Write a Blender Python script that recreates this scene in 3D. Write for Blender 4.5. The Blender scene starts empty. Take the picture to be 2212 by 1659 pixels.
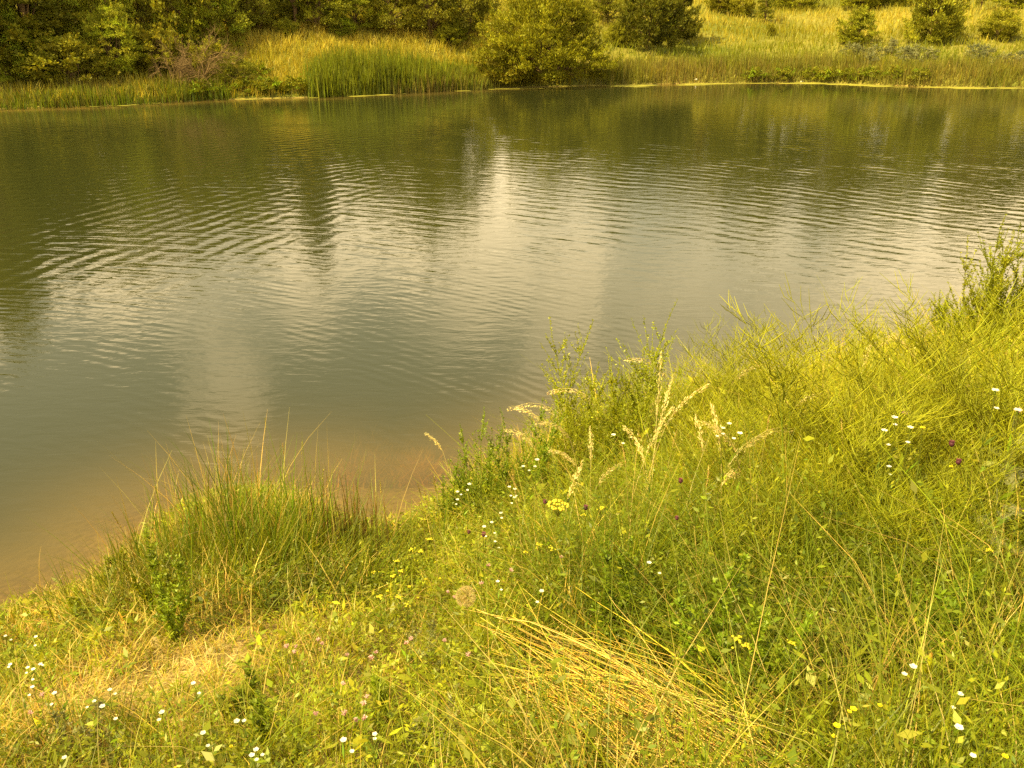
import bpy, math, random
import numpy as np
from mathutils import Vector
random.seed(7)
R = np.random.default_rng(11)
rad = math.radians
S = bpy.context.scene
COL = S.collection

# ------------------------------------------------------------------ camera
H = 3.5                      # eye above the water
PITCH = rad(23.7)
FPX = 1841.0                 # focal length in pixels of a 2212 px wide picture
cam_d = bpy.data.cameras.new('camera')
cam = bpy.data.objects.new('camera', cam_d); COL.objects.link(cam)
cam.location = (0, 0, H)
cam.rotation_euler = (rad(90) - PITCH, 0, 0)
cam_d.sensor_width = 36.0
cam_d.lens = 36.0 * FPX / 2212.0
cam_d.clip_start = 0.05
cam_d.clip_end = 3000
S.camera = cam

# ------------------------------------------------------------------ sun, sky, exposure
SUN_AZ, SUN_EL = rad(-124), rad(50)      # azimuth from +Y towards +X
sdir = Vector((math.sin(SUN_AZ)*math.cos(SUN_EL), math.cos(SUN_AZ)*math.cos(SUN_EL), math.sin(SUN_EL)))
sun_d = bpy.data.lights.new('sun', 'SUN'); sun_d.energy = 5.0; sun_d.angle = rad(0.5)
sun_d.color = (1.0, 0.80, 0.29)
sun = bpy.data.objects.new('sun', sun_d); COL.objects.link(sun)
sun.rotation_euler = sdir.to_track_quat('Z', 'Y').to_euler()
sun.location = sdir * 50

S.view_settings.view_transform = 'Standard'
S.view_settings.look = 'None'
S.view_settings.gamma = 1.0
S.view_settings.exposure = 1.2
S.cycles.use_denoising = False
S.cycles.max_bounces = 6
S.cycles.transparent_max_bounces = 8
S.cycles.caustics_reflective = False
S.cycles.caustics_refractive = False
S.cycles.sample_clamp_indirect = 4.0

W = bpy.data.worlds.new('World'); S.world = W; W.use_nodes = True
nt = W.node_tree; nt.nodes.clear()

class NG:
    """small helper for writing node maths"""
    def __init__(s, tree): s.t = tree
    def n(s, typ, **kw):
        nd = s.t.nodes.new(typ)
        for k, v in kw.items(): setattr(nd, k, v)
        return nd
    def link(s, a, b): s.t.links.new(a, b)
    def put(s, sock, v):
        if isinstance(v, bpy.types.NodeSocket): s.link(v, sock)
        else: sock.default_value = v
    def m(s, op, a, b=0.0, c=0.0, clamp=False):
        nd = s.n('ShaderNodeMath', operation=op, use_clamp=clamp)
        s.put(nd.inputs[0], a); s.put(nd.inputs[1], b); s.put(nd.inputs[2], c)
        return nd.outputs[0]
    def ramp(s, x, lo, hi, a=0.0, b=1.0):
        nd = s.n('ShaderNodeMapRange', interpolation_type='SMOOTHSTEP')
        s.put(nd.inputs[0], x); s.put(nd.inputs[1], lo); s.put(nd.inputs[2], hi); s.put(nd.inputs[3], a); s.put(nd.inputs[4], b)
        return nd.outputs[0]
    def mix(s, f, a, b, blend='MIX'):
        nd = s.n('ShaderNodeMix', data_type='RGBA', blend_type=blend)
        s.put(nd.inputs[0], f); s.put(nd.inputs[6], a); s.put(nd.inputs[7], b)
        return nd.outputs[2]
    def noise(s, vec, scale, detail=3.0, rough=0.5, dist=0.0):
        nd = s.n('ShaderNodeTexNoise')
        if vec is not None: s.link(vec, nd.inputs['Vector'])
        nd.inputs['Scale'].default_value = scale; nd.inputs['Detail'].default_value = detail
        nd.inputs['Roughness'].default_value = rough; nd.inputs['Distortion'].default_value = dist
        return nd.outputs[0]

def px_dir(px, py):
    u = (px - 1106.0) / FPX; v = (829.5 - py) / FPX
    c, s_ = math.cos(PITCH), math.sin(PITCH)
    return np.array([u + 0*v, c + v*s_, -s_ + v*c])

g = NG(nt)
sky = g.n('ShaderNodeTexSky', sky_type='NISHITA', sun_disc=False)
sky.sun_elevation = SUN_EL; sky.sun_rotation = SUN_AZ
sky.air_density = 1.0; sky.dust_density = 2.0; sky.ozone_density = 1.0
tc = g.n('ShaderNodeTexCoord').outputs['Generated']
sep = g.n('ShaderNodeSeparateXYZ'); g.link(tc, sep.inputs[0])
az = g.m('ARCTAN2', sep.outputs[0], sep.outputs[1])
el = g.m('ARCSINE', sep.outputs[2])
cv = g.n('ShaderNodeCombineXYZ'); g.link(az, cv.inputs[0]); g.link(el, cv.inputs[1])
nz1 = g.noise(cv.outputs[0], 7.0, 5.0, 0.6, 0.3)
nz2 = g.noise(cv.outputs[0], 2.2, 4.0, 0.55, 0.5)
CLOUDS = [  # where the cloud stands: seen mirrored in the pond  (px, py, radius x, radius y, strength)
    (1075, 420, 100, 100, 0.85), (1070, 580, 190, 190, 0.75), (1210, 640, 120, 190, 0.8), (1190, 800, 90, 120, 0.55),
    (210, 560, 260, 150, 1.0), (800, 520, 330, 120, 0.85), (480, 790, 95, 150, 0.55), (2060, 580, 320, 190, 1.0),
    (1750, 760, 560, 300, 0.55), (1350, 980, 330, 200, 0.35)]
cl = None
nz3 = g.noise(cv.outputs[0], 16.0, 6.0, 0.65, 0.6)
nz4 = g.noise(cv.outputs[0], 4.0, 3.0, 0.5, 0.2)
wx = g.m('ADD', g.m('MULTIPLY', g.m('SUBTRACT', nz1, 0.5), 0.16), g.m('MULTIPLY', g.m('SUBTRACT', nz3, 0.5), 0.10))
wy = g.m('ADD', g.m('MULTIPLY', g.m('SUBTRACT', nz4, 0.5), 0.30), g.m('MULTIPLY', g.m('SUBTRACT', nz3, 0.5), 0.10))
for (px, py, rx, ry, st) in CLOUDS:
    d = px_dir(px, py); a0 = math.atan2(d[0], d[1]); e0 = math.asin(-d[2]/np.linalg.norm(d))
    dx = g.m('DIVIDE', g.m('SUBTRACT', g.m('ADD', az, wx), a0 + 0.0), rx/FPX)
    dy = g.m('DIVIDE', g.m('SUBTRACT', g.m('ADD', el, wy), e0 + 0.0), ry/FPX)
    rr = g.m('SQRT', g.m('ADD', g.m('MULTIPLY', dx, dx), g.m('MULTIPLY', dy, dy)))
    b = g.ramp(rr, 0.45, 1.35, st, 0.0)
    cl = b if cl is None else g.m('MAXIMUM', cl, b)
wide = g.ramp(nz2, 0.50, 0.75, 0.0, 0.8)                      # clouds over the rest of the sky
out_of_view = g.ramp(g.m('ABSOLUTE', az), 0.65, 0.9, 0.0, 1.0)
wide = g.m('MULTIPLY', wide, out_of_view)
cl = g.m('MAXIMUM', cl, wide)
cl = g.m('MULTIPLY', cl, g.ramp(nz3, 0.3, 0.6, 0.6, 1.0))
low = g.ramp(el, 0.0, 0.30, 0.45, 0.0)                         # thin bright veil near the horizon
cl = g.m('MAXIMUM', cl, low)
skyc = g.mix(1.0, sky.outputs[0], (1.0, 0.80, 0.42, 1), 'MULTIPLY')
skyc = g.mix(0.6, skyc, (7.6, 6.6, 4.3, 1))
col = g.mix(cl, skyc, (17.4, 13.4, 7.6, 1))
bg = g.n('ShaderNodeBackground'); g.link(col, bg.inputs[0]); bg.inputs[1].default_value = 0.10
wo = g.n('ShaderNodeOutputWorld'); g.link(bg.outputs[0], wo.inputs[0])

# ------------------------------------------------------------------ materials
def new_mat(name):
    m = bpy.data.materials.new(name); m.use_nodes = True
    m.node_tree.nodes.clear()
    return m, NG(m.node_tree)

def leaf_mat(name, transl=0.35, gloss=0.05, rough=0.5):
    """colour of each blade or leaf comes from its own attribute 'tint'"""
    m, q = new_mat(name)
    at = q.n('ShaderNodeAttribute', attribute_name='tint')
    obi = q.n('ShaderNodeObjectInfo')
    geo = q.n('ShaderNodeNewGeometry')
    nz = q.noise(geo.outputs['Position'], 2.3, 2.0)
    hs = q.n('ShaderNodeHueSaturation')
    q.link(at.outputs['Color'], hs.inputs['Color'])
    q.link(q.ramp(obi.outputs['Random'], 0, 1, 0.492, 0.508), hs.inputs['Hue'])
    q.link(q.ramp(nz, 0.3, 0.7, 0.8, 1.2), hs.inputs['Value'])
    c = hs.outputs[0]
    df = q.n('ShaderNodeBsdfDiffuse'); q.link(c, df.inputs[0])
    tr = q.n('ShaderNodeBsdfTranslucent'); q.link(q.mix(1.0, c, (1.25, 1.1, 0.5, 1), 'MULTIPLY'), tr.inputs[0])
    mx = q.n('ShaderNodeMixShader'); mx.inputs[0].default_value = transl
    q.link(df.outputs[0], mx.inputs[1]); q.link(tr.outputs[0], mx.inputs[2])
    gl = q.n('ShaderNodeBsdfGlossy'); gl.inputs['Roughness'].default_value = rough; gl.inputs[0].default_value = (1, 1, 1, 1)
    m2 = q.n('ShaderNodeMixShader'); m2.inputs[0].default_value = gloss
    q.link(mx.outputs[0], m2.inputs[1]); q.link(gl.outputs[0], m2.inputs[2])
    o = q.n('ShaderNodeOutputMaterial'); q.link(m2.outputs[0], o.inputs[0])
    return m

M_GRASS = leaf_mat('grass_blade', 0.45, 0.015, 0.45)
M_LEAF = leaf_mat('leaf', 0.42, 0.02, 0.45)
M_TREE = leaf_mat('tree_leaf', 0.30, 0.01, 0.5)
M_STRAW = leaf_mat('dry_straw', 0.25, 0.05, 0.5)
M_PETAL = leaf_mat('petal', 0.3, 0.02, 0.6)

def bark_mat():
    m, q = new_mat('bark')
    geo = q.n('ShaderNodeNewGeometry')
    nz = q.noise(geo.outputs['Position'], 9.0, 5.0, 0.7)
    c = q.mix(nz, (0.09, 0.055, 0.022, 1), (0.26, 0.17, 0.075, 1))
    b = q.n('ShaderNodeBsdfPrincipled'); q.link(c, b.inputs['Base Color']); b.inputs['Roughness'].default_value = 0.9
    o = q.n('ShaderNodeOutputMaterial'); q.link(b.outputs[0], o.inputs[0])
    return m
M_BARK = bark_mat()

def ground_mat():
    m, q = new_mat('bank_soil')
    geo = q.n('ShaderNodeNewGeometry'); P = geo.outputs['Position']
    sp = q.n('ShaderNodeSeparateXYZ'); q.link(P, sp.inputs[0])
    n1 = q.noise(P, 1.3, 5.0, 0.6); n2 = q.noise(P, 14.0, 5.0, 0.7); n3 = q.noise(P, 60.0, 3.0, 0.7); n4 = q.noise(P, 0.12, 4.0, 0.6)
    soil = q.mix(n2, (0.13, 0.085, 0.03, 1), (0.29, 0.205, 0.075, 1))
    soil = q.mix(q.ramp(n3, 0.45, 0.7), soil, (0.40, 0.30, 0.12, 1))
    near = q.mix(q.ramp(n1, 0.52, 0.68, 0, 0.6), soil, (0.09, 0.11, 0.02, 1))
    mead = q.mix(q.ramp(n4, 0.35, 0.65), (0.10, 0.12, 0.018, 1), (0.26, 0.22, 0.05, 1))
    mead = q.mix(q.ramp(n1, 0.4, 0.7), mead, (0.15, 0.15, 0.025, 1))
    far = q.ramp(sp.outputs[1], 22.0, 30.0)
    c = q.mix(far, near, mead)
    wet = q.ramp(sp.outputs[2], -0.03, 0.06)                    # soaked soil at and under the water line is darker
    c = q.mix(wet, q.mix(q.ramp(n2, .35, .65), (0.22, 0.15, 0.055, 1), (0.42, 0.30, 0.13, 1)), c)
    b = q.n('ShaderNodeBsdfPrincipled'); q.link(c, b.inputs['Base Color']); b.inputs['Roughness'].default_value = 0.95
    b.inputs['Specular IOR Level'].default_value = 0.15
    bp = q.n('ShaderNodeBump'); bp.inputs['Strength'].default_value = 0.7; bp.inputs['Distance'].default_value = 0.03
    q.link(n2, bp.inputs['Height']); q.link(bp.outputs[0], b.inputs['Normal'])
    o = q.n('ShaderNodeOutputMaterial'); q.link(b.outputs[0], o.inputs[0])
    return m

def water_mat():
    m, q = new_mat('pond_water')
    geo = q.n('ShaderNodeNewGeometry'); P = geo.outputs['Position']
    sp = q.n('ShaderNodeSeparateXYZ'); q.link(P, sp.inputs[0]); X, Y = sp.outputs[0], sp.outputs[1]
    warp = q.noise(P, 0.45, 3.0, 0.5)
    warp2 = q.noise(P, 0.16, 2.0, 0.5)
    patch = q.noise(P, 0.6, 3.0, 0.6)
    warp3 = q.noise(P, 1.9, 2.0, 0.5)
    patch2 = q.noise(P, 1.3, 2.0, 0.6)
    def rings(cx, cy, lam, k, warpk):
        dx = q.m('SUBTRACT', X, cx); dy = q.m('SUBTRACT', Y, cy)
        r = q.m('SQRT', q.m('ADD', q.m('MULTIPLY', dx, dx), q.m('MULTIPLY', dy, dy)))
        ph = q.m('MULTIPLY', r, 2*math.pi/lam)
        ph = q.m('ADD', ph, q.m('MULTIPLY', warp, warpk))
        ph = q.m('ADD', ph, q.m('MULTIPLY', warp2, warpk*1.5)); ph = q.m('ADD', ph, q.m('MULTIPLY', warp3, warpk*.28))
        s = q.m('SINE', ph)
        return q.m('MULTIPLY', s, k*lam/(2*math.pi))
    # the swell of the two crossing sets of rings, strongest in a belt across the pond
    belt = q.m('MULTIPLY', q.ramp(Y, 8.5, 14.0), q.ramp(Y, 19.0, 34.0, 1.0, 0.22))
    gB = q.m('MULTIPLY', q.ramp(patch, 0.38, 0.62, 0.10, 1.0), q.ramp(patch2, 0.35, 0.6, 0.35, 1.25))
    gA = q.m('MULTIPLY', q.ramp(X, -1.0, -4.5), q.ramp(patch, 0.65, 0.40, 0.1, 1.0))
    hB = q.m('MULTIPLY', q.m('MULTIPLY', rings(-9, -2, 0.43, 0.030, 9.0), gB), belt)
    hA = q.m('MULTIPLY', q.m('MULTIPLY', rings(10, 9, 0.40, 0.036, 7.0), gA), belt)
    # small chop
    mp = q.n('ShaderNodeMapping'); q.link(P, mp.inputs[0]); mp.inputs['Rotation'].default_value = (0, 0, rad(22)); mp.inputs['Scale'].default_value = (1.0, 2.6, 1)
    nf = q.noise(mp.outputs[0], 2.6, 3.0, 0.55, 0.4)
    mid = q.m('MULTIPLY', q.ramp(X, 2.6, 0.6), q.ramp(Y, 5.0, 7.5, 0.4, 1.0))
    hC = q.m('MULTIPLY', q.m('MULTIPLY', rings(-9, -2, 0.155, 0.024, 12.0), q.ramp(patch, 0.42, 0.6)), mid)
    amp = q.m('MULTIPLY', q.m('MULTIPLY', 0.0055, q.ramp(Y, 5.0, 14.0, 0.6, 1.0)), q.ramp(Y, 18.0, 28.0, 1.0, 0.55))
    hN = q.m('MULTIPLY', nf, amp)
    h = q.m('ADD', q.m('ADD', hB, hA), q.m('ADD', hC, hN))
    bp = q.n('ShaderNodeBump'); bp.inputs['Strength'].default_value = 1.0; bp.inputs['Distance'].default_value = 1.0
    q.link(h, bp.inputs['Height'])
    dp = q.n('ShaderNodeAttribute', attribute_name='depth').outputs['Fac']
    silt = q.noise(P, 0.7, 4.0, 0.6)
    clear = q.m('POWER', 2.718, q.m('MULTIPLY', q.m('ADD', dp, q.m('MULTIPLY', q.m('SUBTRACT', silt, 0.5), 0.12)), -4.2))
    clear = q.m('MINIMUM', clear, 0.93)
    body = q.mix(q.ramp(clear, 0.0, 0.5), (0.024, 0.028, 0.009, 1), (0.12, 0.092, 0.03, 1))
    df = q.n('ShaderNodeBsdfDiffuse'); q.link(body, df.inputs[0])
    tp = q.n('ShaderNodeBsdfTransparent'); tp.inputs[0].default_value = (0.93, 0.86, 0.66, 1)
    mx = q.n('ShaderNodeMixShader'); q.link(clear, mx.inputs[0]); q.link(df.outputs[0], mx.inputs[1]); q.link(tp.outputs[0], mx.inputs[2])
    gl = q.n('ShaderNodeBsdfGlossy'); gl.inputs['Roughness'].default_value = 0.02; gl.inputs[0].default_value = (1, 1, 1, 1)
    q.link(bp.outputs[0], gl.inputs['Normal'])
    fr = q.n('ShaderNodeFresnel'); fr.inputs[0].default_value = 1.33; q.link(bp.outputs[0], fr.inputs['Normal'])
    m2 = q.n('ShaderNodeMixShader'); q.link(fr.outputs[0], m2.inputs[0]); q.link(mx.outputs[0], m2.inputs[1]); q.link(gl.outputs[0], m2.inputs[2])
    o = q.n('ShaderNodeOutputMaterial'); q.link(m2.outputs[0], o.inputs[0])
    return m

def rock_mat(name, a, b):
    m, q = new_mat(name)
    geo = q.n('ShaderNodeNewGeometry')
    nz = q.noise(geo.outputs['Position'], 22.0, 6.0, 0.7)
    bs = q.n('ShaderNodeBsdfPrincipled'); q.link(q.mix(nz, a, b), bs.inputs['Base Color']); bs.inputs['Roughness'].default_value = 0.9
    bp = q.n('ShaderNodeBump'); bp.inputs['Strength'].default_value = 0.8; bp.inputs['Distance'].default_value = 0.01
    q.link(nz, bp.inputs['Height']); q.link(bp.outputs[0], bs.inputs['Normal'])
    o = q.n('ShaderNodeOutputMaterial'); q.link(bs.outputs[0], o.inputs[0])
    return m

# ------------------------------------------------------------------ terrain maths
def smooth(x, a, b):
    t = np.clip((x - a) / (b - a), 0, 1); return t*t*(3 - 2*t)

def plane_hit(px, py, z=0.0):
    d = px_dir(px, py); t = (H - z) / -d[2]
    return d[0]*t, d[1]*t

NEAR_PX = [(0, 1345), (120, 1300), (240, 1262), (330, 1150), (480, 1085), (640, 1085), (770, 1160), (880, 1155), (990, 1085),
           (1180, 1010), (1450, 945), (1700, 895), (1900, 850), (2080, 800), (2212, 755)]
NEAR = np.array([(-60, -34), (-20, -9), (-8.0, 1.2), (-4.6, 3.6)] + [plane_hit(*p) for p in NEAR_PX] + [(9.5, 11.5), (18, 17.5), (60, 30), (160, 60)])
FAR_PX = [(0, 236), (250, 228), (450, 216), (700, 210), (900, 200), (1080, 191), (1250, 186), (1500, 180), (1750, 178), (2000, 187), (2212, 189)]
FAR = np.array([(-160, 26), (-60, 33), (-28, 31.5)] + [plane_hit(*p) for p in FAR_PX] + [(34, 41), (60, 44), (160, 74)])

def poly_dist(x, y, P):
    best = np.full(x.shape, 1e9)
    for i in range(len(P) - 1):
        a, b = P[i], P[i+1]; ab = b - a
        t = np.clip(((x-a[0])*ab[0] + (y-a[1])*ab[1]) / (ab @ ab), 0, 1)
        best = np.minimum(best, np.hypot(x - a[0] - t*ab[0], y - a[1] - t*ab[1]))
    return best

def vnoise(x, y, sc, seed=0):
    """smooth value noise"""
    xs, ys = x*sc + seed*17.3, y*sc + seed*9.1
    xi, yi = np.floor(xs), np.floor(ys); fx, fy = xs-xi, ys-yi
    fx = fx*fx*(3-2*fx); fy = fy*fy*(3-2*fy)
    def hsh(a, b):
        v = np.sin(a*127.1 + b*311.7 + seed*74.7)*43758.5453
        return v - np.floor(v)
    return (hsh(xi, yi)*(1-fx) + hsh(xi+1, yi)*fx)*(1-fy) + (hsh(xi, yi+1)*(1-fx) + hsh(xi+1, yi+1)*fx)*fy

def near_far(x, y):
    """signed distances inland of the near and of the far shore (negative over water)"""
    sn = poly_dist(x, y, NEAR); yn = np.interp(x, NEAR[:, 0], NEAR[:, 1])
    sf = poly_dist(x, y, FAR); yf = np.interp(x, FAR[:, 0], FAR[:, 1])
    return np.where(y < yn, sn, -sn), np.where(y > yf, sf, -sf)

def height(x, y):
    x = np.asarray(x, float); y = np.asarray(y, float)
    sn, sf = near_far(x, y)
    hn = 0.06*smooth(sn, 0, .25) + 0.40*sn - 0.010*sn*sn
    hn = np.where(sn > 14, 0.40*14 - 0.01*196 + 0.06, hn)
    hn = hn + (vnoise(x, y, 1.2, 1) - .5)*0.16*smooth(sn, 0.1, 1.5) + (vnoise(x, y, 5, 2) - .5)*0.05*smooth(sn, 0, 0.6)
    w = smooth(x, 1.0, 11.0)
    hl = 0.25*smooth(sf, 0, .6) + 2.35*smooth(sf, 0.3, 8.0) + 0.085*np.maximum(sf-6, 0)
    hr = 0.35*smooth(sf, 0, .8) + 0.145*np.minimum(sf, 75) + 0.02*np.maximum(sf-75, 0)
    hf = hl*(1-w) + hr*w + (vnoise(x, y, .25, 3) - .5)*0.5*smooth(sf, 1, 8) + (vnoise(x, y, .8, 4)-.5)*.2*smooth(sf, .5, 3)
    dw = np.minimum(-sn, -sf)
    hb = -np.minimum(0.30*np.maximum(dw, 0), 1.6) - 0.02
    return np.where(sn > 0, hn, np.where(sf > 0, hf, hb))

def at(px, py, lift=0.0, tmin=1.2, tmax=220.0):
    """the place on the ground (plus lift) that lies in the direction of that point of the view"""
    d = px_dir(px, py); ts = np.concatenate([np.arange(tmin, 20, .02), np.arange(20, tmax, .15)])
    z = H + d[2]*ts; hh = height(d[0]*ts, d[1]*ts) + lift
    k = np.argmax(z <= hh)
    if z[k] > hh[k]: k = len(ts) - 1
    x, y = d[0]*ts[k], d[1]*ts[k]
    return float(x), float(y), float(height(x, y))

# ------------------------------------------------------------------ mesh writer (all quads)
class MB:
    def __init__(s): s.v = []; s.f = []; s.c = []; s.n = 0
    def add(s, verts, faces, cols):
        """verts (N,k,3), faces (F,4) within each item, cols (N,3)"""
        verts = np.asarray(verts, float); N, k, _ = verts.shape
        faces = np.asarray(faces, int)
        s.v.append(verts.reshape(-1, 3))
        off = s.n + np.arange(N)[:, None, None]*k
        s.f.append((faces[None] + off).reshape(-1, 4))
        cols = np.asarray(cols, float)
        if cols.ndim == 1: cols = np.tile(cols, (N, 1))
        s.c.append(np.repeat(cols, k, axis=0))
        s.n += N*k
    def extend(s, o, M=None, scale=1.0, rot=0.0, loc=(0, 0, 0), tint=1.0):
        for v, f, c in zip(o.v, o.f, o.c):
            pass
    def arrays(s): return np.concatenate(s.v), np.concatenate(s.f), np.concatenate(s.c)
    def mesh(s, name, mat, smooth_=False):
        v, f, c = s.arrays()
        me = bpy.data.meshes.new(name)
        me.vertices.add(len(v)); me.vertices.foreach_set('co', v.astype(np.float32).ravel())
        me.loops.add(len(f)*4); me.loops.foreach_set('vertex_index', f.astype(np.int32).ravel())
        me.polygons.add(len(f)); me.polygons.foreach_set('loop_start', np.arange(0, len(f)*4, 4, dtype=np.int32))
        me.polygons.foreach_set('loop_total', np.full(len(f), 4, dtype=np.int32))
        me.update(calc_edges=True)
        a = me.attributes.new('tint', 'FLOAT_COLOR', 'POINT')
        cc = np.ones((len(v), 4), np.float32); cc[:, :3] = np.clip(c, 0, 1); a.data.foreach_set('color', cc.ravel())
        if smooth_: me.polygons.foreach_set('use_smooth', np.ones(len(f), bool))
        me.materials.append(mat)
        return me
    def build(s, name, mat, parent=None, smooth_=False):
        o = bpy.data.objects.new(name, s.mesh(name, mat, smooth_)); COL.objects.link(o)
        if parent is not None: o.parent = parent
        return o

def norm(a): return a / (np.linalg.norm(a, axis=-1, keepdims=True) + 1e-9)

def ribbons(mb, p, az, hgt, lean, width, cols, nseg=3, droop=None, tip=0.12, twist=None):
    """blades: root p (N,3), leaning towards az, as curves of height hgt and reach lean"""
    N = len(p); t = np.linspace(0, 1, nseg+1)[None, :]
    d = np.stack([np.cos(az), np.sin(az), np.zeros(N)], -1)
    up = hgt[:, None]*t
    if droop is not None: up = up - (droop*hgt)[:, None]*t**3
    out = lean[:, None]*(0.25*t + 0.75*t**2)
    c = p[:, None, :] + d[:, None, :]*out[..., None]; c[..., 2] += up
    tw = az + np.pi/2 + (twist if twist is not None else R.uniform(-1.3, 1.3, N))
    s = np.stack([np.cos(tw), np.sin(tw), np.zeros(N)], -1)
    w = width[:, None]*np.maximum(1 - t**1.7, tip)*0.5
    L = c - s[:, None]*w[..., None]; Rr = c + s[:, None]*w[..., None]
    V = np.stack([L, Rr], 2).reshape(N, (nseg+1)*2, 3)
    F = [(2*i, 2*i+1, 2*i+3, 2*i+2) for i in range(nseg)]
    mb.add(V, F, cols)
    return c

def leaves(mb, p, axis, length, width, cols, nrm=None, belly=0.42):
    p, axis, length, width = (np.asarray(q, float) for q in (p, axis, length, width))
    N = len(p); axis = norm(axis)
    if nrm is None: nrm = R.normal(size=(N, 3))
    s = norm(np.cross(axis, nrm)); L = length[:, None]; Wd = width[:, None]*.5
    V = np.stack([p, p + axis*L*belly + s*Wd, p + axis*L, p + axis*L*belly - s*Wd], 1)
    mb.add(V, [(0, 1, 2, 3)], cols)

def tube(mb, pts, r, col, sides=4):
    pts = np.asarray(pts, float); n = len(pts); r = np.broadcast_to(np.asarray(r, float), (n,))
    tg = norm(np.gradient(pts, axis=0)); ref = np.array([0.3, 0.9, 0.1]) if abs(tg[0][2]) > .8 else np.array([0, 0, 1.])
    a = norm(np.cross(tg, ref)); b = norm(np.cross(tg, a))
    ang = np.arange(sides)*2*np.pi/sides
    V = pts[:, None] + r[:, None, None]*(a[:, None]*np.cos(ang)[None, :, None] + b[:, None]*np.sin(ang)[None, :, None])
    F = [(i*sides+j, i*sides+(j+1) % sides, (i+1)*sides+(j+1) % sides, (i+1)*sides+j) for i in range(n-1) for j in range(sides)]
    mb.add(V.reshape(1, -1, 3), F, col)

def blob(mb, c, rx, ry, rz, col, nu=8, nv=5, jit=0.0):
    u = np.arange(nu)*2*np.pi/nu; v = np.linspace(0.02, np.pi-0.02, nv)
    x = np.sin(v)[:, None]*np.cos(u)*rx; y = np.sin(v)[:, None]*np.sin(u)*ry; z = np.cos(v)[:, None]*np.ones(nu)*rz
    V = np.stack([x, y, z], -1); V = V*(1 + jit*R.uniform(-1, 1, V.shape[:2]))[..., None] + np.asarray(c)
    F = [(i*nu+j, (i+1)*nu+j, (i+1)*nu+(j+1) % nu, i*nu+(j+1) % nu) for i in range(nv-1) for j in range(nu)]
    mb.add(V.reshape(1, -1, 3), F, col)

def vary(col, N, dv=0.25, dh=0.12):
    c = np.tile(np.asarray(col, float), (N, 1)) if np.ndim(col) == 1 else np.array(col, float)
    c = c*np.exp(R.normal(0, dv, (N, 1)))
    c[:, 0] *= np.exp(R.normal(0, dh, N))
    return c

def lerp(a, b, t):
    a, b = np.asarray(a, float), np.asarray(b, float)
    return a*(1-t[:, None]) + b*t[:, None]

# ------------------------------------------------------------------ tagging
def tag(o, label, cat, group=None):
    o['label'] = label; o['category'] = cat
    if group: o['group'] = group
    return o
def kind(o, k, label=None):
    o['kind'] = k
    if label: o['label'] = label
    return o
def thing(name, label, cat, loc, rz=0.0, group=None, sc=1.0):
    o = bpy.data.objects.new(name, None); COL.objects.link(o)
    o.location = loc; o.rotation_euler = (0, 0, rz); o.scale = (sc, sc, sc); o.empty_display_size = .1
    return tag(o, label, cat, group)
def part(name, me, parent, label=None):
    o = bpy.data.objects.new(name, me); COL.objects.link(o); o.parent = parent
    if label: o['label'] = label
    return o

# ------------------------------------------------------------------ ground, water, algae
def grid_mesh(xs, ys, zf):
    X, Y = np.meshgrid(xs, ys); Z = zf(X, Y)
    V = np.stack([X, Y, Z], -1).reshape(-1, 3); nx, ny = len(xs), len(ys)
    i = np.arange(nx-1)[None, :] + np.arange(ny-1)[:, None]*nx
    F = np.stack([i, i+1, i+nx+1, i+nx], -1).reshape(-1, 4)
    mb = MB(); mb.v = [V]; mb.f = [F]; mb.c = [np.ones((len(V), 3))*.5]; mb.n = len(V)
    return mb, V

def axis(segs):
    out = []
    for a, b, st in segs: out.append(np.arange(a, b, st))
    return np.concatenate(out + [np.array([segs[-1][1]])])
xs = axis([(-900, -160, 60), (-160, -40, 8), (-40, -9, 0.7), (-9, 13, 0.09), (13, 45, 0.6), (45, 160, 5), (160, 900, 60)])
ys = axis([(-500, -60, 40), (-60, -6, 4), (-6, 16, 0.09), (16, 29, 0.8), (29, 60, 0.35), (60, 130, 1.5), (130, 300, 10), (300, 1500, 80)])
mb, V = grid_mesh(xs, ys, height)
kind(mb.build('ground', ground_mat(), smooth_=True), 'structure')

xs = axis([(-150, -40, 8), (-40, -9, 0.8), (-9, 13, 0.1), (13, 45, 0.7), (45, 150, 8)])
ys = axis([(-34, 2, 3), (2, 16, 0.1), (16, 30, 1.0), (30, 48, 0.4), (48, 74, 3)])
mb, V = grid_mesh(xs, ys, lambda X, Y: X*0)
wo_ = mb.build('water', water_mat(), smooth_=True)
a = wo_.data.attributes.new('depth', 'FLOAT', 'POINT')
a.data.foreach_set('value', np.maximum(-height(V[:, 0], V[:, 1]), 0).astype(np.float32))
kind(wo_, 'structure')

# ------------------------------------------------------------------ near bank vegetation
G_YEL = np.array([0.35, 0.35, 0.012]); G_GRN = np.array([0.155, 0.215, 0.010]); G_DRK = np.array([0.065, 0.105, 0.008])
G_OLV = np.array([0.12, 0.135, 0.03]); STRAW = np.array([0.50, 0.39, 0.13]); TAN = np.array([0.40, 0.29, 0.10]); GOLD = np.array([0.66, 0.52, 0.04])
SILV = np.array([0.24, 0.26, 0.14])

PATH = np.array([at(*p)[:2] for p in [(-80, 1590), (120, 1545), (300, 1490), (400, 1450), (450, 1405), (480, 1440)]])
def path_d(x, y): return poly_dist(x, y, PATH)
c_clump = at(520, 1270)[:2]
def to_px(x, y, z):
    c, s_ = math.cos(PITCH), math.sin(PITCH)
    f = y*c - (z-H)*s_; u = x/f; v = (y*s_ + (z-H)*c)/f
    return 1106+u*FPX, 829.5-v*FPX

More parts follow.
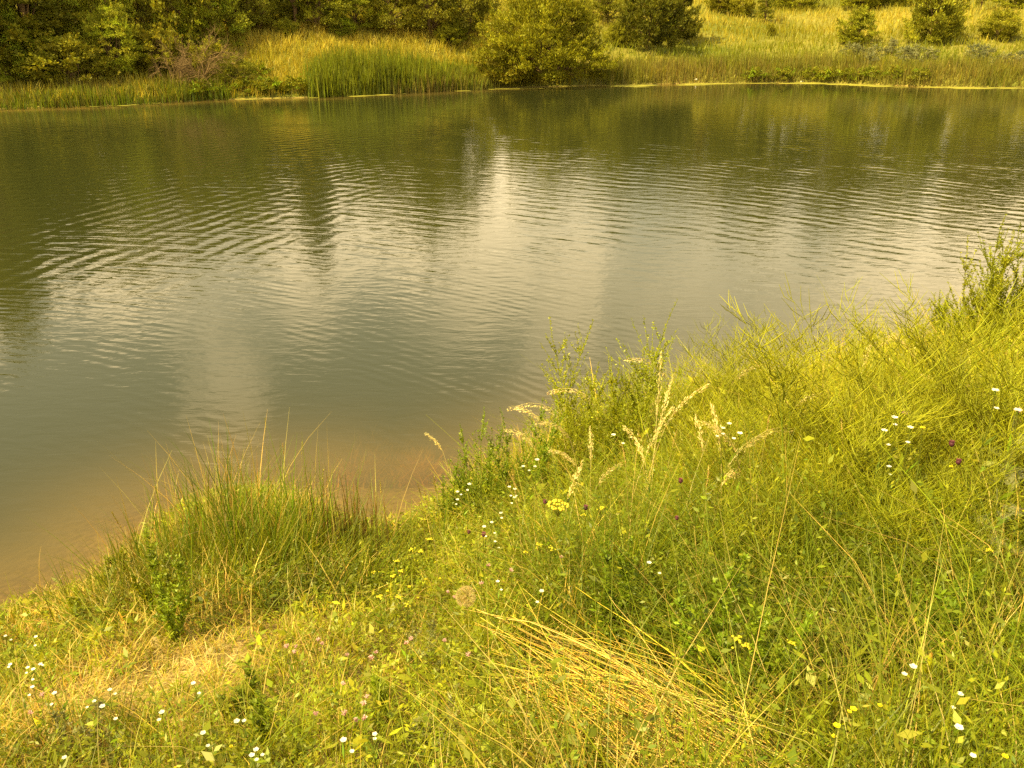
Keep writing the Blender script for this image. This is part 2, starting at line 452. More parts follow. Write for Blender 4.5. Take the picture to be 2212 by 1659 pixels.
def scatter(N, x0=-6.5, x1=12.5, y0=0.6, y1=15.5, smin=-0.05):
    """points on the near bank, evenly over the ground"""
    out = []; n = 0
    while n < N:
        x = R.uniform(x0, x1, N*3); y = R.uniform(y0, y1, N*3)
        sn, _ = near_far(x, y)
        ok = (sn > smin) & (np.hypot(x, y) > 1.35) & (np.abs(x) < 1.2 + 0.78*y)
        # thin with distance so that far ground is not overfilled
        r = np.hypot(x, y); ok &= R.uniform(0, 1, len(x)) < np.clip((5.2/r)**1.1, 0, 1)
        q = np.stack([x, y, sn], -1)[ok]; out.append(q); n += len(q)
    q = np.concatenate(out)[:N]
    return q[:, 0], q[:, 1], q[:, 2], height(q[:, 0], q[:, 1])

def cover(x, y, z):
    """wanted stand height (m) of the cover, dryness 0..1 and darkness 0..1 of each spot"""
    px, py = to_px(x, y, z)
    right = smooth(px, 850, 1350)
    hh = 0.15 + 0.36*right
    hh = hh*(0.7 + 0.6*vnoise(x, y, 1.1, 5))
    pd = path_d(x, y)
    hh = hh*(0.45 + 0.55*smooth(pd, 0.05, 0.5))
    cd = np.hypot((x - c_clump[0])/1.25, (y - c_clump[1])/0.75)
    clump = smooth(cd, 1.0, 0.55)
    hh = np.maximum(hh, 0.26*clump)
    botl = smooth(py, 1480, 1600)*(1 - right)
    hh = np.maximum(hh, 0.22*botl)
    dry = smooth(pd, 0.9, 0.15)*0.7
    dry = np.maximum(dry, smooth(vnoise(x, y, 1.7, 6), .62, .8)*.8)
    dryband = np.exp(-((px-640)/260)**2 - ((py-1450)/90)**2)
    dry = np.clip(np.maximum(dry, dryband*.6), 0, 1)
    gu = (px-1420)*.87 + (py-1600)*.5; gv = -(px-1420)*.5 + (py-1600)*.87
    gold = np.exp(-(gu/330)**4 - (gv/85)**2)
    hh = hh*(1 - .8*gold)
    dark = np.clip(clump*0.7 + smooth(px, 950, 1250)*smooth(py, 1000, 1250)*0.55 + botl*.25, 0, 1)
    dark = dark*(0.45 + 1.1*smooth(vnoise(x, y, 1.3, 8), .25, .75))  # patchy darker green: shadow pockets between plants put into the leaf colour
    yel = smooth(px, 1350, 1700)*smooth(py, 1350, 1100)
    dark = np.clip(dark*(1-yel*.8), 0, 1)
    return hh, dry, gold, dark, yel, px, py

def grass(name, N, hmul, width, label, mixdry=0.16, lean=0.75, nseg=3, droop=0.25):
    x, y, sn, z = scatter(N)
    # tufts
    tx = vnoise(x, y, 7, 9); hh, dry, gold, dark, yel, px, py = cover(x, y, z)
    hgt = hh*hmul*R.uniform(0.45, 1.25, N)*(0.7+0.6*tx)
    keep = R.uniform(0, 1, N) > (smooth(path_d(x, y), 0.30, 0.02)*0.28*smooth(vnoise(x, y, 2.2, 50), .25, .5))
    u = R.uniform(0, 1, N)
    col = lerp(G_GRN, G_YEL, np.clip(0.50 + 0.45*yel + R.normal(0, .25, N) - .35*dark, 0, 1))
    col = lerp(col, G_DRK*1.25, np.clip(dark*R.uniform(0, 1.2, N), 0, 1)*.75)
    isdry = u < (mixdry*(1 - .6*smooth(px, 1100, 1500)) + 0.55*dry + .35*gold)
    isdry &= ~((yel > .5) & (R.uniform(0, 1, N) < .5))
    col = np.where(isdry[:, None], lerp(STRAW, GOLD, np.clip(gold + R.uniform(-.2, .5, N), 0, 1)), col)
    col = vary(col, N, 0.2, 0.08)
    az = R.uniform(0, 2*np.pi, N)
    p = np.stack([x, y, z - 0.01], -1)
    m = MB()
    k = keep
    far = np.clip(np.hypot(x, y)/4.0, .65, 2.2)
    ribbons(m, p[k], az[k], hgt[k], (hgt*R.uniform(0.1, lean*1.7, N))[k], (width*R.uniform(.6, 1.4, N)*far)[k], col[k], nseg, droop=np.full(k.sum(), droop)*R.uniform(0, 2, k.sum()))
    o = m.build(name, M_GRASS)
    return kind(o, 'stuff', label)

grass('meadow_grass', 100000, 1.02, 0.0065, 'green and yellow grass covering the near bank')
grass('thin_hay', 6500, 1.12, 0.0024, 'thin dry and green stalks rising through the grass of the near bank', mixdry=0.35, lean=0.14, nseg=3, droop=0.05)

def herbs(name, N, per, label, leaf=0.02, hmul=1.0, only=None, colr=None):
    x, y, sn, z = scatter(N)
    hh, dry, gold, dark, yel, px, py = cover(x, y, z)
    k = (R.uniform(0, 1, N) > dry*.9) & (path_d(x, y) > .14)
    if only is not None: k &= only(x, y, px, py)
    x, y, z, hh, dark, yel = [q[k] for q in (x, y, z, hh, dark, yel)]; n = len(x)
    hgt = hh*hmul*R.uniform(.5, 1.15, n); az = R.uniform(0, 2*np.pi, n)
    col = lerp(G_GRN, G_YEL, np.clip(.40 + .5*yel + R.normal(0, .2, n), 0, 1)) if colr is None else np.tile(colr, (n, 1))
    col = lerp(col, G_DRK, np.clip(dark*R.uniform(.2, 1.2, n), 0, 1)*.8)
    col = vary(col, n, .18, .06)
    m = MB(); p = np.stack([x, y, z-.01], -1)
    lean = hgt*R.uniform(.05, .5, n)
    c = ribbons(m, p, az, hgt, lean, np.full(n, .003), col*.95, 3)
    # leaves up the stems
    idx = np.repeat(np.arange(n), per); t = R.uniform(.15, 1.0, n*per)
    seg = np.minimum((t*3).astype(int), 2); f = (t*3 - seg)[:, None]
    pos = c[idx, seg]*(1-f) + c[idx, seg+1]*f
    la = R.uniform(0, 2*np.pi, n*per); ax = np.stack([np.cos(la), np.sin(la), R.uniform(-.2, .9, n*per)], -1)
    ln = leaf*R.uniform(.5, 1.5, n*per)*np.clip(np.hypot(pos[:, 0], pos[:, 1])/4.5, .9, 1.8)
    nr = np.stack([R.normal(0, .5, n*per), R.normal(0, .5, n*per), np.ones(n*per)], -1)
    leaves(m, pos, ax, ln, ln*R.uniform(.25, .5, n*per), vary(col[idx], n*per, .15, .05), nr)
    return kind(m.build(name, M_LEAF), 'stuff', label)

herbs('leafy_weeds', 21000, 12, 'small leaved weeds growing through the grass of the near bank', leaf=.023, hmul=1.0)
herbs('broad_leaf_weeds', 5200, 7, 'broader leaved weeds among the grass of the near bank', leaf=.045, hmul=.95)

# loose straw and litter on the bare path
N = 900
t = R.uniform(0, len(PATH)-1.001, N); i = t.astype(int); f = (t-i)[:, None]
q = PATH[i]*(1-f) + PATH[i+1]*f + R.normal(0, .2, (N, 2))
sn, _ = near_far(q[:, 0], q[:, 1]); q = q[sn > .05]; N = len(q)
m = MB(); az = R.uniform(0, 2*np.pi, N)
p = np.stack([q[:, 0], q[:, 1], height(q[:, 0], q[:, 1]) + R.uniform(.002, .03, N)], -1)
leaves(m, p, np.stack([np.cos(az), np.sin(az), R.normal(0, .25, N)], -1), R.uniform(.02, .11, N), R.uniform(.002, .005, N), vary(lerp(STRAW, TAN, R.uniform(0, 1, N)), N, .2), np.tile([0, 0, 1.], (N, 1))+R.normal(0, .3, (N, 3)))
kind(m.build('straw_litter', M_STRAW), 'stuff', 'dry straw and dead leaves strewn over the bare path')

# ------------------------------------------------------------------ trees and bushes of the far bank
T_OLV = np.array([0.25, 0.25, 0.02]); T_DRK = np.array([0.145, 0.155, 0.017]); T_GRN = np.array([0.21, 0.27, 0.018])
T_WIL = np.array([0.28, 0.27, 0.016]); T_YEL = np.array([0.19, 0.175, 0.015]); T_SIL = np.array([0.25, 0.26, 0.13]); T_BRN = np.array([0.12, 0.085, 0.03])

def crown_mesh(w, h, base, n, ca, cb, form='round', leaf=.12, up=0.3, ncl=90, slim=.45, clr=.16, hollow=.55):
    """crown about the origin: clusters of leaves through an uneven shell; base = height where leaves start"""
    m = MB(); H0 = h - base
    t = R.uniform(0.02, 1, ncl); a = R.uniform(0, 2*np.pi, ncl)
    if form == 'round': prof = np.sqrt(np.clip(1 - (2*t - 0.85)**2/1.45, 0.05, 1))
    elif form == 'cone': prof = np.clip(1.08 - t, .05, 1)*0.95 + .03
    elif form == 'column': prof = np.clip(np.sin(np.pi*np.clip(t*.85+.12, 0, 1))**.6, .1, 1)
    elif form == 'dome': prof = np.sqrt(np.clip(1.02 - t**2.4, .02, 1))*(0.86 + .14*np.minimum(t*6, 1))
    lop = 1 + .22*np.sin(a*2 + R.uniform(0, 6)) + .14*np.sin(a*5 + R.uniform(0, 6)) + .12*np.sin(t*9 + a)
    rr = np.sqrt(R.uniform(hollow**2, 1, ncl))
    top = 1 + R.normal(0, .07, ncl)
    cx = np.stack([np.cos(a)*prof*rr*lop*w/2, np.sin(a)*prof*rr*lop*w/2, base + t*H0*top*.93], -1)
    cr = clr*w*R.uniform(.6, 1.35, ncl)
    ccol = lerp(ca, cb, R.uniform(0, 1, ncl))*np.exp(R.normal(0, .16, (ncl, 1)))
    k = R.choice(ncl, n, p=cr**2/np.sum(cr**2))
    d = norm(R.normal(size=(n, 3))); d[:, 2] = np.where(d[:, 2] < -.3, -d[:, 2]*.5, d[:, 2])
    p = cx[k] + d*(cr[k]*R.uniform(.35, 1.0, n)**.6)[:, None]*np.array([1, 1, .75])
    outw = norm(p - np.array([0, 0, base + .35*H0]))
    ax = norm(outw*.5 + R.normal(size=(n, 3))*.6 + np.array([0, 0, up]))
    nr = norm(outw*.7 + R.normal(size=(n, 3))*.7 + np.array([0, 0, .4]))
    ln = leaf*R.uniform(.6, 1.5, n)
    leaves(m, p, ax, ln, ln*slim*R.uniform(.7, 1.3, n), vary(ccol[k], n, .16, .06), nr)
    # stray shoots that break the outline
    ns = max(n//14, 20); k = R.choice(ncl, ns)
    o2 = norm(cx[k] - np.array([0, 0, base + .3*H0])); o2[:, 2] = np.abs(o2[:, 2]) + up
    b = cx[k] + norm(o2)*(cr[k]*R.uniform(.9, 1.7, ns))[:, None]
    for j in range(3):
        leaves(m, b + R.normal(0, leaf*.35, (ns, 3)), norm(o2) + R.normal(0, .4, (ns, 3)), np.full(ns, leaf), np.full(ns, leaf*slim), vary(ccol[k], ns, .15))
    return m, cx

def trunk_mesh(w, h, base, cx, nst=1, r=.08, nl=14, col=(0.12, .09, .06)):
    m = MB()
    for s in range(nst):
        a = R.uniform(0, 6.28); ln = R.uniform(.05, .2)*w if nst > 1 else .03*w
        pts = np.array([[math.cos(a)*ln*t*1.5 + .02*w*math.sin(5*t+s), math.sin(a)*ln*t*1.5, -.15 + (h*.8+.15)*t] for t in np.linspace(0, 1, 6)])
        tube(m, pts, r*np.linspace(1, .25, 6)/math.sqrt(nst), col, 6)
        for j in R.choice(len(cx), max(nl//nst, 3)):
            c = cx[j]; z0 = min(max(c[2]*.45, .1*h), h*.7); f = (z0+.15)/(h*.8+.15)
            s0 = np.array([np.interp(f, np.linspace(0, 1, 6), pts[:, q]) for q in range(3)])
            mid = s0*.5 + c*.5 + np.array([0, 0, .04*h])
            tube(m, [s0, mid, c], [r*.4, r*.25, r*.08], col, 4)
    return m

PROTO = {}
def proto(kind_, var):
    key = (kind_, var)
    if key in PROTO: return PROTO[key]
    if kind_ == 'thicket': a = dict(w=4.2, h=5.0, base=.05, n=27000, ca=T_OLV*1.1, cb=T_GRN*1.2, form='round', leaf=.105, ncl=190, clr=.115, hollow=.62); tk = (4, .10, 30)
    elif kind_ == 'darktree': a = dict(w=5.0, h=6.0, base=.5, n=25000, ca=T_DRK*1.1, cb=T_OLV*.9, form='round', leaf=.125, ncl=160, clr=.12, hollow=.6); tk = (2, .16, 26)
    elif kind_ == 'willow': a = dict(w=5.4, h=4.1, base=.1, n=80000, ca=T_WIL*.95, cb=T_WIL*.7, form='dome', leaf=.115, up=.9, ncl=420, slim=.3, clr=.075, hollow=.6); tk = (6, .09, 50)
    elif kind_ == 'juniper': a = dict(w=3.6, h=3.8, base=.12, n=24000, ca=T_DRK*.75, cb=T_OLV*.5, form='dome', leaf=.16, up=.55, ncl=190, slim=.3, clr=.10, hollow=.6); tk = (3, .08, 26)
    elif kind_ == 'bush': a = dict(w=2.6, h=2.2, base=.08, n=17000, ca=T_OLV*.75, cb=T_OLV*1.2, form='round', leaf=.12, up=.7, ncl=150, slim=.34, clr=.11, hollow=.35); tk = (5, .05, 26)
    elif kind_ == 'pine': a = dict(w=1.5, h=2.8, base=.35, n=3600, ca=T_DRK, cb=T_OLV*.8, form='cone', leaf=.14, up=.3, ncl=60, slim=.25, clr=.11, hollow=.2); tk = (1, .06, 20)
    elif kind_ == 'spire': a = dict(w=2.4, h=8.0, base=.5, n=12000, ca=T_DRK, cb=T_OLV*.8, form='column', leaf=.16, up=.8, ncl=130, slim=.4, clr=.12, hollow=.4); tk = (1, .12, 20)
    elif kind_ == 'yellowbush': a = dict(w=2.6, h=2.3, base=.1, n=9000, ca=T_YEL, cb=T_OLV*1.1, form='round', leaf=.11, up=.4, ncl=90, slim=.45, clr=.11, hollow=.55); tk = (5, .04, 20)
    elif kind_ == 'silver': a = dict(w=1.5, h=1.3, base=.05, n=1500, ca=T_SIL, cb=T_SIL*.6, form='round', leaf=.13, up=.7, ncl=30, slim=.35, clr=.13, hollow=.3); tk = (5, .02, 12)
    elif kind_ == 'low': a = dict(w=1.3, h=.6, base=.0, n=2200, ca=T_YEL*1.15, cb=G_GRN, form='dome', leaf=.07, up=.3, ncl=40, slim=.6, clr=.12, hollow=.3); tk = (5, .012, 8)
    m, cx = crown_mesh(**a); ns, r, nl = tk
    tm = trunk_mesh(a['w'], a['h'], a['base'], cx, ns, r, nl)
    PROTO[key] = (m.mesh(kind_ + '_crown', M_TREE), tm.mesh(kind_ + '_trunk', M_BARK), a['w'], a['h'])
    return PROTO[key]

def tree(kind_, var, x, y, w, h, name, label, cat, group=None):
    c, t, w0, h0 = proto(kind_, var)
    o = thing(name, label, cat, (x, y, float(height(x, y)) - .05), R.uniform(0, 6.28), group)
    o.scale = (w/w0, w/w0, h/h0)
    part('crown', c, o); part('trunk', t, o)
    return o

def ptree(kind_, var, px, py, wpx, hpx, name, label, cat, group=None):
    if name == 'willow_bush': wpx *= .9; hpx *= .92
    elif name not in ('dark_tree', 'thicket_shrub'): wpx *= .84; hpx *= .9
    x, y, z = at(px, py); D = y*math.cos(PITCH) + (H-z)*math.sin(PITCH)
    return tree(kind_, var, x, y, wpx*D/FPX, hpx*D/FPX, name, label, cat, group)

GT = 'trees and shrubs of the thicket at the left end of the far bank'
ptree('willow', 0, 1175, 176, 262, 190, 'willow_bush', 'large rounded yellow green willow bush at the water edge', 'bush')
ptree('yellowbush', 3, 1092, 182, 110, 95, 'willow_bush', 'small bright green bush leaning against the foot of the big willow on its left', 'bush')
ptree('juniper', 0, 1398, 106, 140, 180, 'dark_shrub', 'dark olive shrub right of the big willow, its left half', 'bush')
ptree('juniper', 1, 1452, 92, 100, 165, 'dark_shrub', 'dark shrub standing close behind the right side of the dark olive one', 'bush')
ptree('pine', 0, 1652, 50, 62, 84, 'young_pine', 'young dark pine with bare lower stem on the grassy slope', 'tree')
ptree('bush', 1, 1663, 78, 26, 26, 'small_bush', 'tiny dark bush just below the young pine', 'bush')
ptree('bush', 2, 1848, 96, 84, 72, 'olive_bush', 'small upright olive bush on the slope, above the silver weeds', 'bush')
ptree('bush', 0, 2012, 92, 132, 128, 'olive_bush', 'largest olive bush on the grassy slope at right', 'bush')
ptree('bush', 3, 2156, 84, 90, 60, 'olive_bush', 'low spreading olive bush near the right edge of the slope', 'bush')
ptree('bush', 1, 1560, 24, 96, 44, 'olive_bush', 'low olive bush high on the slope, left of the young pine', 'bush')
ptree('bush', 2, 1600, 34, 70, 54, 'olive_bush', 'brownish olive bush between the young pine and the low bush left of it', 'bush')
ptree('bush', 3, 1720, 22, 120, 50, 'olive_bush', 'wide dark bush high on the slope, right of the young pine', 'bush')
ptree('bush', 0, 1865, 16, 120, 56, 'olive_bush', 'wide dark bush cut by the top of the frame above the upright olive bush', 'bush')
ptree('bush', 1, 1945, 12, 60, 40, 'olive_bush', 'small bush at the top of the frame left of the largest olive bush', 'bush')
ptree('pine', 1, 2118, 24, 34, 120, 'young_pine', 'thin tall stemmed young tree at the top right of the slope', 'tree')
ptree('bush', 2, 2195, 18, 90, 50, 'olive_bush', 'bush in the top right corner of the slope', 'bush')
ptree('bush', 3, 1330, 100, 44, 50, 'small_bush', 'small bush in the grassy gap between the willow and the dark shrubs', 'bush')
ptree('darktree', 1, 1310, 52, 120, 110, 'olive_tree', 'light olive tree seen through the gap right of the willow', 'tree')
# row of dark trees behind the yellow bank
row = [(505, 78, 130, 190, 'darktree', 0, 'dark tree at the left start of the row behind the yellow bank'),
       (560, 66, 120, 150, 'darktree', 1, 'dark leafy tree above the palest grass of the yellow bank'),
       (640, 62, 110, 285, 'spire', 0, 'narrow tall tree rising from the row behind the yellow bank'),
       (690, 66, 130, 140, 'darktree', 2, 'dark tree right of the narrow tall one'),
       (770, 64, 110, 130, 'thicket', 1, 'lighter green tree in the middle of the row behind the yellow bank'),
       (845, 72, 120, 150, 'darktree', 0, 'dark tree behind the bank, above the tall green reeds'),
       (930, 78, 140, 170, 'darktree', 2, 'broad dark tree in the row, second to the left of the willow'),
       (1010, 84, 120, 180, 'darktree', 1, 'darkest tree of the row, directly left of the willow top')]
for (px, py, w, h, kd, v, lb) in row: ptree(kd, v, px, py, w, h, 'dark_tree', lb, 'tree')
for (px, py, w, h, kd, v, lb) in [(622, 80, 54, 36, 'bush', 1, 'small dark bush in the pale grass on the crest of the yellow bank'),
                                  (965, 100, 62, 46, 'bush', 2, 'small bush at the crest of the bank left of the willow'),
                                  (985, 92, 70, 56, 'thicket', 0, 'mid green bush under the darkest tree'),
                                  (560, 168, 60, 30, 'low', 0, 'low green bush at the foot of the yellow bank, by the thicket'),
                                  (745, 78, 60, 40, 'thicket', 2, 'small green bush in front of the lighter tree of the row')]:
    ptree(kd, v, px, py, w, h, 'small_bush', lb, 'bush')
# left thicket, front to back
left = [(15, 176, 110, 160, 'thicket', 0, 'bright green shrub cut by the left edge at the front of the thicket'),
        (78, 168, 100, 120, 'thicket', 2, 'green shrub second from the left edge at the front of the thicket'),
        (160, 188, 150, 100, 'yellowbush', 0, 'yellowish bush at the front of the thicket behind the dry reeds'),
        (255, 165, 120, 130, 'thicket', 1, 'green shrub right of the yellowish bush at the front of the thicket'),
        (345, 160, 110, 90, 'yellowbush', 1, 'faded olive bush behind the bare dead branches'),
        (452, 176, 90, 80, 'yellowbush', 2, 'olive bush right of the bare dead branches'),
        (505, 190, 80, 62, 'darktree', 0, 'dark low bush at the water where the thicket ends'),
        (60, 130, 170, 190, 'darktree', 1, 'very dark tree behind the left edge shrubs'),
        (150, 110, 150, 190, 'thicket', 0, 'tall green shrub behind the yellowish bush'),
        (230, 112, 130, 180, 'thicket', 2, 'tall olive green shrub in the middle of the thicket'),
        (310, 105, 130, 190, 'darktree', 2, 'dark tree in the middle of the thicket'),
        (385, 112, 150, 210, 'yellowbush', 3, 'rounded brownish olive shrub behind the dead branches'),
        (460, 105, 120, 160, 'thicket', 1, 'green shrub at the right end of the thicket'),
        (30, 95, 150, 250, 'darktree', 0, 'tallest dark tree in the top left corner'),
        (-60, 120, 160, 330, 'darktree', 2, 'tall dark tree beyond the left edge')]
for (px, py, w, h, kd, v, lb) in left: ptree(kd, v, px, py, w, h, 'thicket_shrub', lb, 'tree' if kd == 'darktree' else 'bush', GT)
# trees above the frame that the pond mirrors
for i, (x, y, w, h, kd) in enumerate([(-27, 47, 6, 7, 'darktree'), (-23, 50, 6, 7, 'darktree'), (-19, 49, 6, 6.6, 'darktree'), (-15, 50, 5, 5.6, 'darktree'),
                                      (-35, 45, 7, 8, 'darktree'), (-27, 41, 6, 8, 'darktree'), (-21.8, 36, 3.6, 8.6, 'darktree'), (-19.8, 37.5, 3.2, 6.6, 'spire'),
                                      (-7, 56, 5, 6.2, 'darktree'), (-4.4, 54, 4.4, 6.6, 'darktree'), (-10, 57, 5, 4.8, 'darktree'), (-12.5, 53, 4, 4.6, 'thicket'),
                                      (5, 86, 9, 7, 'darktree'), (12, 90, 9, 7.8, 'darktree'), (19, 88, 9, 9.0, 'darktree'), (26, 92, 10, 10, 'darktree'), (33, 90, 9, 9.8, 'darktree'),
                                      (40, 93, 10, 11, 'darktree'), (48, 90, 10, 10.5, 'darktree'), (56, 92, 10, 11, 'darktree'), (64, 95, 10, 9, 'darktree'), (8.5, 94, 9, 6.4, 'darktree'), (15.5, 96, 9, 7, 'darktree'), (22.5, 95, 9, 7, 'darktree'), (29.5, 98, 9, 8, 'darktree'), (36.5, 98, 9, 8.5, 'darktree'), (44, 99, 9, 9, 'darktree'), (52, 98, 9, 9, 'darktree'), (60, 99, 10, 9, 'darktree')]):
    tree(kd, i % 3, x, y, w, h, 'background_tree', 'dark tree of the wood behind the pond, mirrored in the water', 'tree', 'trees of the wood behind the pond')

# bare dead shrub
def dead_shrub(px, py, hpx, label):
    x, y, z = at(px, py); D = y; h = hpx*D/FPX
    o = thing('dead_shrub', label, 'bush', (x, y, z-.05))
    for k in range(9):
        m = MB(); a = R.uniform(0, 6.28); sp = R.uniform(.2, 1.0)
        def br(p, d, L, r, lev):
            pts = [p]; q = p
            for i in range(4):
                d = norm(d + R.normal(0, .16, 3)); q = q + d*L/4; pts.append(q)
            tube(m, pts, np.linspace(r, r*.4, 5), TAN*.6, 4)
            if lev < 3:
                for j in range(5): br(pts[R.integers(1, 5)], norm(d + R.normal(0, .55, 3)), L*.55, r*.5, lev+1)
        br(np.zeros(3), norm(np.array([math.cos(a)*sp, math.sin(a)*sp, 1.0])), h*.75, .035, 0)
        m.build('branch', M_BARK, o)
    return o
dead_shrub(428, 196, 105, 'bare brown dead shrub with spreading branches leaning over the water')
dead_shrub(372, 200, 60, 'smaller bare dead shrub left of the large one at the water edge')

# silver weeds and low bright plants at the right bank
sl = [(1838, 112), (1862, 122), (1893, 116), (1925, 110), (1950, 120), (1982, 118), (2010, 124), (2100, 120), (2130, 118), (2170, 134), (2205, 132), (1880, 138), (1965, 137), (2115, 138)]
SLW = ['leftmost of the silvery weeds below the upright olive bush', 'silvery weed just below the upright olive bush', 'silvery weed right below the upright olive bush', 'silvery weed midway between the upright and the largest olive bush',
       'silvery weed left under the largest olive bush', 'silvery weed below the left half of the largest olive bush', 'silvery weed below the middle of the largest olive bush', 'silvery weed left under the low spreading olive bush', 'silvery weed right under the low spreading olive bush',
       'silvery weed low on the right bank', 'silvery weed at the right edge of the far bank', 'lower silvery weed beneath the upright olive bush', 'lower silvery weed beneath the largest olive bush', 'lower silvery weed beneath the low spreading bush']
for i, ((px, py), lb) in enumerate(zip(sl, SLW)): ptree('silver', i % 3, px, py+8, R.uniform(34, 50), R.uniform(26, 38), 'silver_weed', lb, 'plant', 'silvery weeds on the far right bank')
for i, (px, lb) in enumerate([(1630, 'leftmost bright low plant at the far water line'), (1690, 'second bright low plant at the far water line'), (1752, 'bright low plant at the water below the upright olive bush, left one'), (1790, 'dark green low plant among the bright ones at the far water line'), (1838, 'brightest low plant at the far water line'), (1880, 'low bright plant right of the brightest one'), (1925, 'bright low plant second from the right at the water line'), (1985, 'rightmost bright low plant at the far water line')]):
    ptree('low', i % 3, px, 172, 60, 24, 'low_plant', lb, 'plant', 'bright low plants at the far water line')
for i, (px, py, lb) in enumerate([(520, 200, 'low green plant at the water, by the end of the thicket'), (580, 200, 'low green plant at the water, left of the tall reeds'), (640, 198, 'low green plant touching the left side of the tall reeds'), (440, 206, 'low green plant under the dead branches')]):
    ptree('low', i % 3, px, py, 80, 32, 'low_plant', lb, 'plant', 'low green plants between thicket and reeds')

# far grass
def far_scatter(N, x0, x1, smin, smax, y1=130):
    out = []; n = 0
    while n < N:
        x = R.uniform(x0, x1, N*2); y = R.uniform(29, y1, N*2); _, sf = near_far(x, y)
        k = (sf > smin) & (sf < smax) & (np.abs(x) < 3 + .68*y) & (R.uniform(0, 1, len(x)) < np.clip(45/y, 0, 1)**1.5)
        out.append(np.stack([x, y, sf], -1)[k]); n += k.sum()
    q = np.concatenate(out)[:N]; return q[:, 0], q[:, 1], q[:, 2], height(q[:, 0], q[:, 1])
N = 110000
x, y, sf, z = far_scatter(N, -40, 62, .1, 45, 95)
xa, ya, sa, za = far_scatter(40000, -18, 3, .1, 12, 60); x, y, sf, z = [np.concatenate(q) for q in ((x, xa), (y, ya), (sf, sa), (z, za))]; N = len(x)
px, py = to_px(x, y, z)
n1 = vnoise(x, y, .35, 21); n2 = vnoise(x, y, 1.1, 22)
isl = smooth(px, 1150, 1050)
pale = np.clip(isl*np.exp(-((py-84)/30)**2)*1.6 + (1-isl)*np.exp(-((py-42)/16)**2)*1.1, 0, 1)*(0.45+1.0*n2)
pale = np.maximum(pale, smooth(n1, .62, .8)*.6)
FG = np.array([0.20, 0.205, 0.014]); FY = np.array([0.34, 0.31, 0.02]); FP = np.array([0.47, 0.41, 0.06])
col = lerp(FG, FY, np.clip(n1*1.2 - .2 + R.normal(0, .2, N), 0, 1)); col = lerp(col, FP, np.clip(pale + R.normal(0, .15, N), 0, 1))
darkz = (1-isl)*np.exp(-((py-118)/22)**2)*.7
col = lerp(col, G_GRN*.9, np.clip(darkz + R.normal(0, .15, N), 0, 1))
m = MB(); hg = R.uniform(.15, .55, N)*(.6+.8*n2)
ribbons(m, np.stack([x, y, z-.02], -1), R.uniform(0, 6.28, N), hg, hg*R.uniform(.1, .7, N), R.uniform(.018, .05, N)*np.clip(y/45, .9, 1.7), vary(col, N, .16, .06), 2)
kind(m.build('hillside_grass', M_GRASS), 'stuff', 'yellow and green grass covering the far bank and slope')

def reeds(name, N, x0, x1, smin, smax, hmin, hmax, ca, cb, label, width=.035, pxr=None, lean=.25):
    x, y, sf, z = far_scatter(N, x0, x1, smin, smax, 60)
    px, py = to_px(x, y, z); k = (px > pxr[0] + R.normal(0, 8, N)) & (px < pxr[1] + R.normal(0, 8, N))
    x, y, sf, z, px = x[k], y[k], sf[k], z[k], px[k]; n = len(x)
    ed = 1 if len(pxr) < 3 else np.exp(-((px-pxr[2])/pxr[3])**2)*.6+.4
    nn = vnoise(x, y, .9, 31)
    hg = R.uniform(hmin, hmax, n)*(.6+.7*nn)*ed
    m = MB(); col = lerp(ca, cb, np.clip(R.uniform(0, 1, n)*.6 + vnoise(x, y, .5, 33)*.5, 0, 1))
    ribbons(m, np.stack([x, y, np.maximum(z, -.1)-.05], -1), R.uniform(0, 6.28, n), hg, hg*R.uniform(.02, lean, n), np.full(n, width)*R.uniform(.6, 1.3, n), vary(col, n, .18, .07), 3)
    kind(m.build(name, M_GRASS), 'stuff', label)
RG = np.array([0.17, 0.20, 0.015]); RT = np.array([0.26, 0.20, 0.06]); RD = np.array([0.30, 0.22, 0.09])
reeds('tall_reeds', 11000, -14, 2, -.15, 2.2, .9, 1.75, RG*.85, RG*1.2, 'bed of tall green reeds at the foot of the yellow bank', .05, (670, 1060, 800, 190))
reeds('reed_fringe', 3500, -6, 3, -.2, .9, .5, .9, RG*.9, RT, 'low reeds along the water between the tall reeds and the willow', .035, (850, 1065))
reeds('dry_reeds', 5200, -30, -8, -.1, 1.5, .3, .85, RT*.85, RG*.9, 'dry brown reeds and sedges in front of the left thicket', .035, (-260, 480))
reeds('green_fringe', 4500, -30, -8, -.1, 1.0, .3, .6, G_GRN, RG, 'green plants mixed into the dry reeds at the left', .05, (-260, 500))
reeds('right_reeds', 17000, 4, 50, -.1, 3.0, .25, .85, RT*.85, RG*1.0, 'brownish green reeds and sedges fringing the right end of the pond', .035, (1290, 2600))

